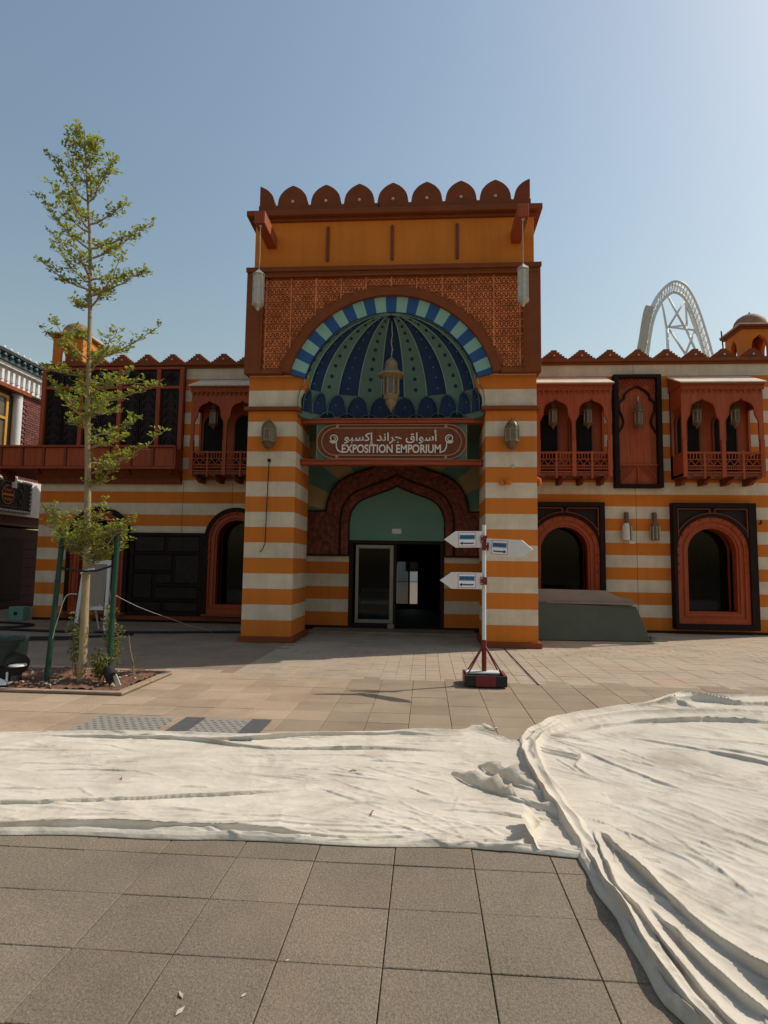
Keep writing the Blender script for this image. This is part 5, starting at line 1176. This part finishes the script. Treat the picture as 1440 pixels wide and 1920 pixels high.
# mint box, hoses, wires
t = empty('mint_box', (-10.75, 15.5, 0), 'small mint green socket box on the ground by the left corner', 'box')
box('body', 'mint', t, -10.95, -10.55, 15.3, 15.6, 0, .36, bevel=.015); MB().lathe([(.0, 0), (.05, 0), (.05, .02), (0, .02)], 12).build('socket', 'rubber', t)
t.children[-1].rotation_euler = (math.pi/2, 0, 0); t.children[-1].location = Vector((-10.75, 15.30, .19))-ORG[t.name]; 
for me in (t.children[-1].data,):
    co = np.empty(len(me.vertices)*3); me.vertices.foreach_get('co', co); co = co.reshape(-1, 3)+np.array(ORG[t.name]); me.vertices.foreach_set('co', co.ravel())
def hose(P, r, lab, m='rubber', name='hose'):
    o = MB().tube(catmull(P, 6), r, 7).build(name, m, None, smooth=True, origin=P[0]); tag(o, lab, 'hose' if name == 'hose' else 'wire'); return o
hose([(-11.8, 14.6, .03), (-10.4, 14.55, .03), (-9.5, 14.2, .03), (-9.6, 13.7, .03), (-10.1, 13.3, .03), (-9.0, 13.1, .03), (-7.6, 13.0, .03), (-6.2, 13.2, .03), (-5.0, 13.5, .03), (-3.85, 13.7, .03)], .028, 'long black hose snaking across the paving to the left pillar')
hose([(-10.5, 11.4, .03), (-9.0, 11.6, .03), (-7.8, 11.9, .03), (-7.0, 12.2, .03), (-6.3, 12.8, .03)], .026, 'nearer black hose on the paving behind the planter')
hose([(-10.5, 10.9, .03), (-9.0, 11.2, .03), (-7.6, 11.6, .03), (-6.9, 11.9, .03)], .02, 'thinnest black hose closest behind the planter')
hose([(-4.07, 7.72, 1.15), (-4.0, 8.3, .95), (-4.1, 9.5, .70), (-4.3, 11.0, .42), (-4.5, 12.4, .2), (-4.7, 13.2, .03)], .004, 'thin pale guy wire running from the right green stake', 'pale_metal', 'guy_wire')
hose([(-4.84, 7.62, .55), (-4.72, 7.6, 1.0), (-4.66, 7.62, 1.15), (-4.55, 7.66, 1.16)], .006, 'thin pale wire looped on the left green stake', 'pale_metal', 'guy_wire')
# ================================================================ CANVAS SHEETS
def vnoise(x, y, seed):
    r = np.random.RandomState(seed); T = r.rand(256, 256); xi = np.floor(x).astype(int); yi = np.floor(y).astype(int); fx = x-xi; fy = y-yi
    fx = fx*fx*(3-2*fx); fy = fy*fy*(3-2*fy); g_ = lambda a, b_: T[a % 256, b_ % 256]
    return (g_(xi, yi)*(1-fx)+g_(xi+1, yi)*fx)*(1-fy)+(g_(xi, yi+1)*(1-fx)+g_(xi+1, yi+1)*fx)*fy
def seg_dist(X, Y, P):
    best = np.full(X.shape, 1e9); side = np.zeros(X.shape); tt = np.zeros(X.shape); n = len(P)-1
    for i in range(n):
        ax, ay = P[i]; bx_, by_ = P[i+1]; dx, dy = bx_-ax, by_-ay; L2 = dx*dx+dy*dy
        t = np.clip(((X-ax)*dx+(Y-ay)*dy)/L2, 0, 1); ex_ = X-(ax+t*dx); ey_ = Y-(ay+t*dy); d = np.hypot(ex_, ey_)
        m_ = d < best; best = np.where(m_, d, best); side = np.where(m_, np.sign(dx*ey_-dy*ex_), side); tt = np.where(m_, (i+t)/n, tt)
    return best, side, tt
def folds(X, Y, FL):
    Z = np.zeros(X.shape); SX = np.zeros(X.shape); SY = np.zeros(X.shape)
    for q, (P, h, wl_, wr_) in enumerate(FL):           # wl_: width on the left of the path, wr_: on the right
        P = catmull(P, 6 if len(P) < 12 else 2); pa = np.array(P); mg = 1.5*max(wl_, wr_)+.05
        idx = np.nonzero((X > pa[:, 0].min()-mg) & (X < pa[:, 0].max()+mg) & (Y > pa[:, 1].min()-mg) & (Y < pa[:, 1].max()+mg))
        if len(idx[0]) == 0: continue
        x, y = X[idx], Y[idx]; wob = .030*(vnoise(x*3.1+q, y*3.1, 90+q)-.5)+.012*(vnoise(x*11+q, y*11, 190+q)-.5)
        d, s_, t = seg_dist(x+wob, y+wob, P); w = np.where(s_ > 0, wl_, wr_)*(.7+.6*vnoise(t*7+q, t*0, 33+q))
        fade = np.clip(np.minimum(t, 1-t)*4, 0, 1)*(.6+.6*vnoise(t*9, t*0+q, 71))
        r = np.clip(d/(w*1.35), 0, 1); prof = np.where(w > .03, (1-r)**2.2, (1-r*r)**2)
        k = h*fade*prof; z = Z[idx]; Z[idx] = np.maximum(z, k)+.25*np.minimum(z, k)
        dx, dy = P[-1][0]-P[0][0], P[-1][1]-P[0][1]; L = math.hypot(dx, dy); nx, ny = -dy/L, dx/L
        lean = (1 if wr_ > wl_ else -1)*.5*min(1, abs(wl_-wr_)/.04)
        SX[idx] += nx*k*lean; SY[idx] += ny*k*lean
    return Z, SX, SY
def creases(n, xr, yr, ang, seed):
    r = random.Random(seed); out = []
    for k in range(n):
        x, y = r.uniform(*xr), r.uniform(*yr); a = ang+r.gauss(0, .28); l = r.uniform(.2, .9); c = r.uniform(-.15, .15)
        P = [(x+l*(u-.5)*math.cos(a)-c*(u-.5)**2*l*math.sin(a), y+l*(u-.5)*math.sin(a)+c*(u-.5)**2*l*math.cos(a)) for u in (0, .33, .66, 1)]
        out.append((P, r.uniform(.004, .017)*r.uniform(.5, 1), r.uniform(.02, .06), r.uniform(.006, .012)))
    return out
def sheet(name, X, Y, edge, FL, seed, m, lab, hem, rough=1., ang=0.):
    # X,Y: grid arrays; edge: distance to the free edge in metres
    Z, SX, SY = folds(X, Y, FL)
    wx = X+.15*vnoise(X*1.1, Y*1.1, seed+8); wy = Y+.15*vnoise(X*1.1+5, Y*1.1, seed+9)
    A = wx*math.cos(ang)+wy*math.sin(ang); Bn = -wx*math.sin(ang)+wy*math.cos(ang)
    big = vnoise(A*.6, Bn*1.3, seed)
    def ridge(fa, fb, sd, p): return (1-np.abs(vnoise(A*fa, Bn*fb, sd)-.5)*2)**p
    mask = np.clip((vnoise(X*.9, Y*1.2, seed+11)-.35)*2.2, 0, 1)
    Z = Z+.008*rough*big+.011*rough*mask*ridge(.9, 5.5, seed+2, 9)+.007*rough*mask*ridge(2.0, 12, seed+3, 8)+.0035*rough*ridge(4.5, 10, seed+4, 6)+.0010*vnoise(X*45, Y*45, seed+6)
    he = hem*(.35+1.1*vnoise(A*1.9+7, Bn*1.9+3, seed+5))
    wv = .014*(vnoise(X*6, Y*6, seed+12)-.5)
    Z = Z+he*np.clip(1-np.abs(edge+wv-.03)/.05, 0, 1)**1.2+he*.7*np.clip(1-np.abs(edge+wv*2-.11)/.045, 0, 1)**1.4
    Z = Z*np.clip(edge/.012, 0, 1)**.5+.005
    nu, nv = X.shape; V = np.stack([X+SX, Y+SY, Z], -1).reshape(-1, 3)
    idx = np.arange(nu*nv).reshape(nu, nv); Q = np.stack([idx[:-1, :-1], idx[1:, :-1], idx[1:, 1:], idx[:-1, 1:]], -1).reshape(-1, 4)
    me = bpy.data.meshes.new(name); me.vertices.add(len(V)); me.vertices.foreach_set('co', V.ravel().astype(np.float32)); n4 = len(Q)
    me.loops.add(n4*4); me.loops.foreach_set('vertex_index', Q.ravel().astype(np.int32)); me.polygons.add(n4); me.polygons.foreach_set('loop_start', np.arange(0, n4*4, 4, dtype=np.int32))
    me.materials.append(MT[m]); me.update(calc_edges=True); me.polygons.foreach_set('use_smooth', [True]*n4); me.update()
    o = bpy.data.objects.new(name, me); COL.objects.link(o); tag(o, lab, 'canvas sheet', 'canvas sheets on the paving'); return o
# left strip
nu, nv = 900, 320
u = np.linspace(-6.0, 1.28, nu); v = np.linspace(0, 1, nv); v = .5-.5*np.cos(np.pi*v)*(.55+.45*np.abs(np.cos(np.pi*v)))
def yfront(x): return 3.575+.02*np.sin(x*2.1+.5)+.012*np.sin(x*5.3)-.06*np.clip(x-.1, 0, 2)**1.5-np.clip(-x-1.2, 0, 9)*.085
def yback(x): return 5.93+.05*np.sin(x*1.7+1)+.02*np.sin(x*4.7)-np.clip(-x-.2, 0, 9)*.15+np.clip(-x-2.6, 0, 9)*.02+.12*np.exp(-((x-.5)/.12)**2)-np.clip(x-.62, 0, 3)*.9
Xg, Vg = np.meshgrid(u, v, indexing='ij'); YF_, YB_ = yfront(Xg), yback(Xg); Yg = YF_+(YB_-YF_)*Vg
edge = np.minimum(Yg-YF_, YB_-Yg)
FL = [([(-4.2, 4.93), (-3.4, 4.98), (-2.5, 5.07)], .035, .10, .012), ([(-3.2, 5.56), (-2.2, 5.46), (-1.3, 5.27), (-.4, 5.36), (.3, 5.38)], .060, .13, .018), ([(-1.9, 5.02), (-.9, 5.12), (.2, 5.26)], .022, .10, .012),
      ([(-4.0, 3.74), (-2.7, 3.92), (-1.9, 4.08), (-1.25, 4.24), (-.75, 4.38)], .052, .16, .014), ([(-2.0, 3.74), (-1.6, 3.78), (-1.25, 3.80)], .03, .06, .012), ([(-2.9, 3.60), (-1.9, 3.68), (-1.0, 3.66), (-.2, 3.74), (.4, 3.70)], .034, .06, .016),
      ([(-.3, 3.86), (.2, 3.92), (.6, 3.98)], .025, .08, .015), ([(.30, 4.70), (.50, 4.45), (.70, 4.28), (.95, 4.12)], .05, .16, .016), ([(.50, 4.86), (.62, 4.66), (.90, 4.45)], .05, .14, .016), ([(.10, 4.12), (.4, 4.10), (.95, 3.98)], .035, .10, .014),
      ([(.50, 3.60), (.62, 3.74), (.74, 4.0)], .10, .10, .05), ([(.20, 4.05), (.22, 4.22), (.26, 4.34)], .02, .03, .05), ([(-.1, 3.62), (.35, 3.66), (.62, 3.62)], .05, .05, .03)]
xs_ = np.linspace(-5.6, .55, 24)
FL += [([(x, float(yfront(np.array(x)))+.115+.02*math.sin(x*3)) for x in xs_], .040, .05, .012), ([(x, float(yfront(np.array(x)))+.21+.05*math.sin(x*1.3+2)) for x in xs_[4:]], .026, .08, .012), ([(x, float(yback(np.array(x)))-.13-.03*math.sin(x*2)) for x in np.linspace(-3.6, .5, 18)], .045, .08, .014)]
FL = [(P, h*(.62 if k in (1, 3) else .42 if k < 13 else .8), a*.75, b_*.95) for k, (P, h, a, b_) in enumerate(FL)]+creases(170, (-4.5, .8), (3.65, 5.8), .05, 5)+creases(40, (-4.5, .8), (3.6, 3.95), .0, 15)+creases(30, (-.6, .8), (3.6, 5.0), -.5, 25)
sheet('canvas_strip', Xg, Yg, edge, FL, 21, 'canvas', 'long pale canvas dust sheet running across the paving to the left', .028, .8, .06)
strip = bpy.data.objects['canvas_strip']; ORG[strip.name] = Vector((0, 0, 0))
def flap(P, H, curl, m='canvas', seed=1):              # loose edge standing up from the sheet and curling over
    rr_ = random.Random(seed); P = catmull(P, 7); V = []; F = []; nv_ = 9
    for i, p in enumerate(P):
        q0 = Vector(P[max(i-1, 0)]); q1 = Vector(P[min(i+1, len(P)-1)]); d = (q1-q0); d.z = 0; d.normalize(); n = Vector((-d.y, d.x, 0)); u = i/(len(P)-1)
        h = H*math.sin(math.pi*u*.88+.14)*(1+.22*math.sin(i*.8+seed)+rr_.uniform(-.10, .10))
        for j in range(nv_+1):
            a = curl*j/nv_; r_ = h/max(.3, curl); V.append(Vector(p)+n*(r_*(1-math.cos(a))*1.2+.012*abs(math.sin(i*.55+j*.35+seed))+rr_.uniform(-.003, .003))+Vector((0, 0, .012+r_*math.sin(a)*1.15)))
    for i in range(len(P)-1):
        for j in range(nv_): a = i*(nv_+1)+j; F.append((a, a+nv_+1, a+nv_+2, a+1))
    return MB().add(V, F).build('loose_flap', m, strip, smooth=True)
flap([(.20, 4.80, 0), (.30, 4.62, 0), (.44, 4.46, 0), (.56, 4.36, 0), (.64, 4.33, 0)], .105, 1.35, seed=2)
flap([(.42, 5.0, 0), (.52, 4.80, 0), (.64, 4.62, 0), (.80, 4.50, 0)], .11, 1.2, seed=4)
flap([(.62, 4.32, 0), (.74, 4.18, 0), (.84, 4.05, 0), (.88, 3.9, 0)], .06, 1.3, seed=6)
flap([(.66, 3.58, 0), (.66, 3.72, 0), (.68, 3.86, 0), (.74, 3.98, 0)], .13, 1.1, seed=8)
flap([(.40, 6.02, 0), (.50, 6.08, 0), (.60, 6.10, 0), (.72, 6.12, 0)], .06, 1.8, seed=3)
# large sheet on the right
OUT = [(1.25, .9), (1.02, 1.7), (.94, 2.28), (.90, 2.45), (.875, 2.72), (.86, 3.08), (.86, 3.5), (.85, 3.83), (.83, 4.42), (.79, 4.91), (.81, 5.4), (.86, 5.75), (1.0, 6.10), (1.37, 6.64), (1.99, 7.08), (2.51, 7.42), (3.0, 7.9), (3.28, 8.10), (3.63, 8.02), (4.38, 8.2), (5.2, 8.35), (6.2, 8.4), (7.4, 8.5)]
IN = [(7.6, .8), (7.6, 1.3), (7.6, 1.8), (7.6, 2.1), (7.6, 2.4), (7.6, 2.8), (7.6, 3.2), (7.6, 3.6), (7.6, 4.1), (7.6, 4.6), (7.6, 5.0), (7.6, 5.35), (7.6, 5.7), (7.6, 6.1), (7.6, 6.5), (7.6, 6.9), (7.6, 7.2), (7.65, 7.4), (7.7, 7.6), (7.75, 7.8), (7.8, 8.0), (7.85, 8.1), (7.9, 8.2)]
OC = np.array(catmull(OUT, 30)); IC = np.array(catmull(IN, 30)); s_ = np.arange(len(OC))
OC[:, 0] += .012*np.sin(OC[:, 1]*7)+.006*np.sin(OC[:, 1]*17+1)
vv = np.linspace(0, 1, 420)**1.75
Xg = OC[:, None, 0]+(IC[:, None, 0]-OC[:, None, 0])*vv[None]; Yg = OC[:, None, 1]+(IC[:, None, 1]-OC[:, None, 1])*vv[None]
edge = seg_dist(Xg, Yg, OUT[2:] and OUT)[0]*0+np.hypot(Xg-OC[:, None, 0], Yg-OC[:, None, 1])
FL = [([(1.30, 1.5), (1.10, 2.3), (1.0, 2.8), (.98, 3.4), (1.02, 3.9)], .055, .015, .09), ([(1.75, 1.6), (1.45, 2.3), (1.25, 2.9), (1.12, 3.5), (1.08, 3.9)], .085, .022, .14), ([(1.62, 1.5), (1.30, 2.2), (1.16, 2.6), (1.05, 3.1)], .05, .02, .08),
      ([(1.0, 4.4), (.93, 4.9), (.95, 5.4), (1.1, 5.9), (1.5, 6.45), (2.1, 6.85), (2.9, 7.1), (3.9, 7.2), (5.0, 7.3)], .075, .10, .06), ([(1.25, 5.95), (1.8, 6.35), (2.4, 6.62), (3.2, 6.75), (4.2, 6.55)], .07, .12, .03),
      ([(2.4, 7.25), (2.9, 7.55), (3.3, 7.75), (3.7, 7.55), (4.6, 7.7)], .12, .14, .06), ([(3.2, 8.0), (3.0, 7.6), (3.1, 7.2)], .09, .08, .05),
      ([(1.35, 5.55), (1.52, 5.2), (1.72, 4.85), (1.95, 4.55)], .045, .10, .02), ([(1.28, 5.6), (1.32, 5.3), (1.22, 5.05), (1.35, 4.75)], .05, .06, .03), ([(1.10, 5.3), (1.15, 5.1), (1.22, 4.9)], .03, .05, .02),
      ([(1.85, 6.0), (2.3, 5.75), (2.75, 5.35), (3.3, 4.95), (3.8, 4.75)], .080, .18, .022), ([(2.2, 6.15), (2.9, 5.95), (3.6, 5.8), (4.3, 5.75)], .05, .12, .02), ([(2.55, 5.75), (3.0, 5.45), (3.4, 5.15)], .06, .10, .02),
      ([(1.55, 4.55), (1.75, 4.15), (2.0, 3.8), (2.3, 3.5)], .040, .12, .03), ([(2.35, 4.5), (2.8, 4.2), (3.4, 3.9)], .045, .12, .02), ([(2.2, 4.0), (2.6, 3.6), (2.9, 3.2)], .025, .10, .02), ([(1.75, 3.35), (2.0, 2.9), (2.2, 2.5)], .022, .08, .02), ([(1.5, 4.9), (1.75, 4.7), (2.1, 4.5)], .02, .08, .02),
      ([(1.9, 5.2), (2.2, 4.85), (2.5, 4.6)], .018, .09, .02), ([(2.5, 3.9), (2.9, 3.65), (3.4, 3.45)], .02, .09, .02)]
FL = [(P, h*(.9 if k < 3 else .8 if k < 7 else .42), a*.75, b_*.95) for k, (P, h, a, b_) in enumerate(FL)]+[([(1.16, 1.5), (1.0, 2.2), (.945, 2.6), (.925, 3.1), (.92, 3.7)], .07, .02, .05), ([(.90, 3.4), (.89, 4.0), (.86, 4.6), (.85, 5.1), (.88, 5.5), (1.0, 5.9)], .06, .03, .07)]+creases(260, (1.1, 4.8), (2.0, 7.8), -.62, 9)+creases(40, (1.0, 1.8), (2.0, 3.8), -1.1, 19)
sheet('canvas_sheet', Xg, Yg, edge, FL, 57, 'canvas_soiled', 'large rumpled canvas dust sheet spread over the paving at the right', .034, 1., -.75)
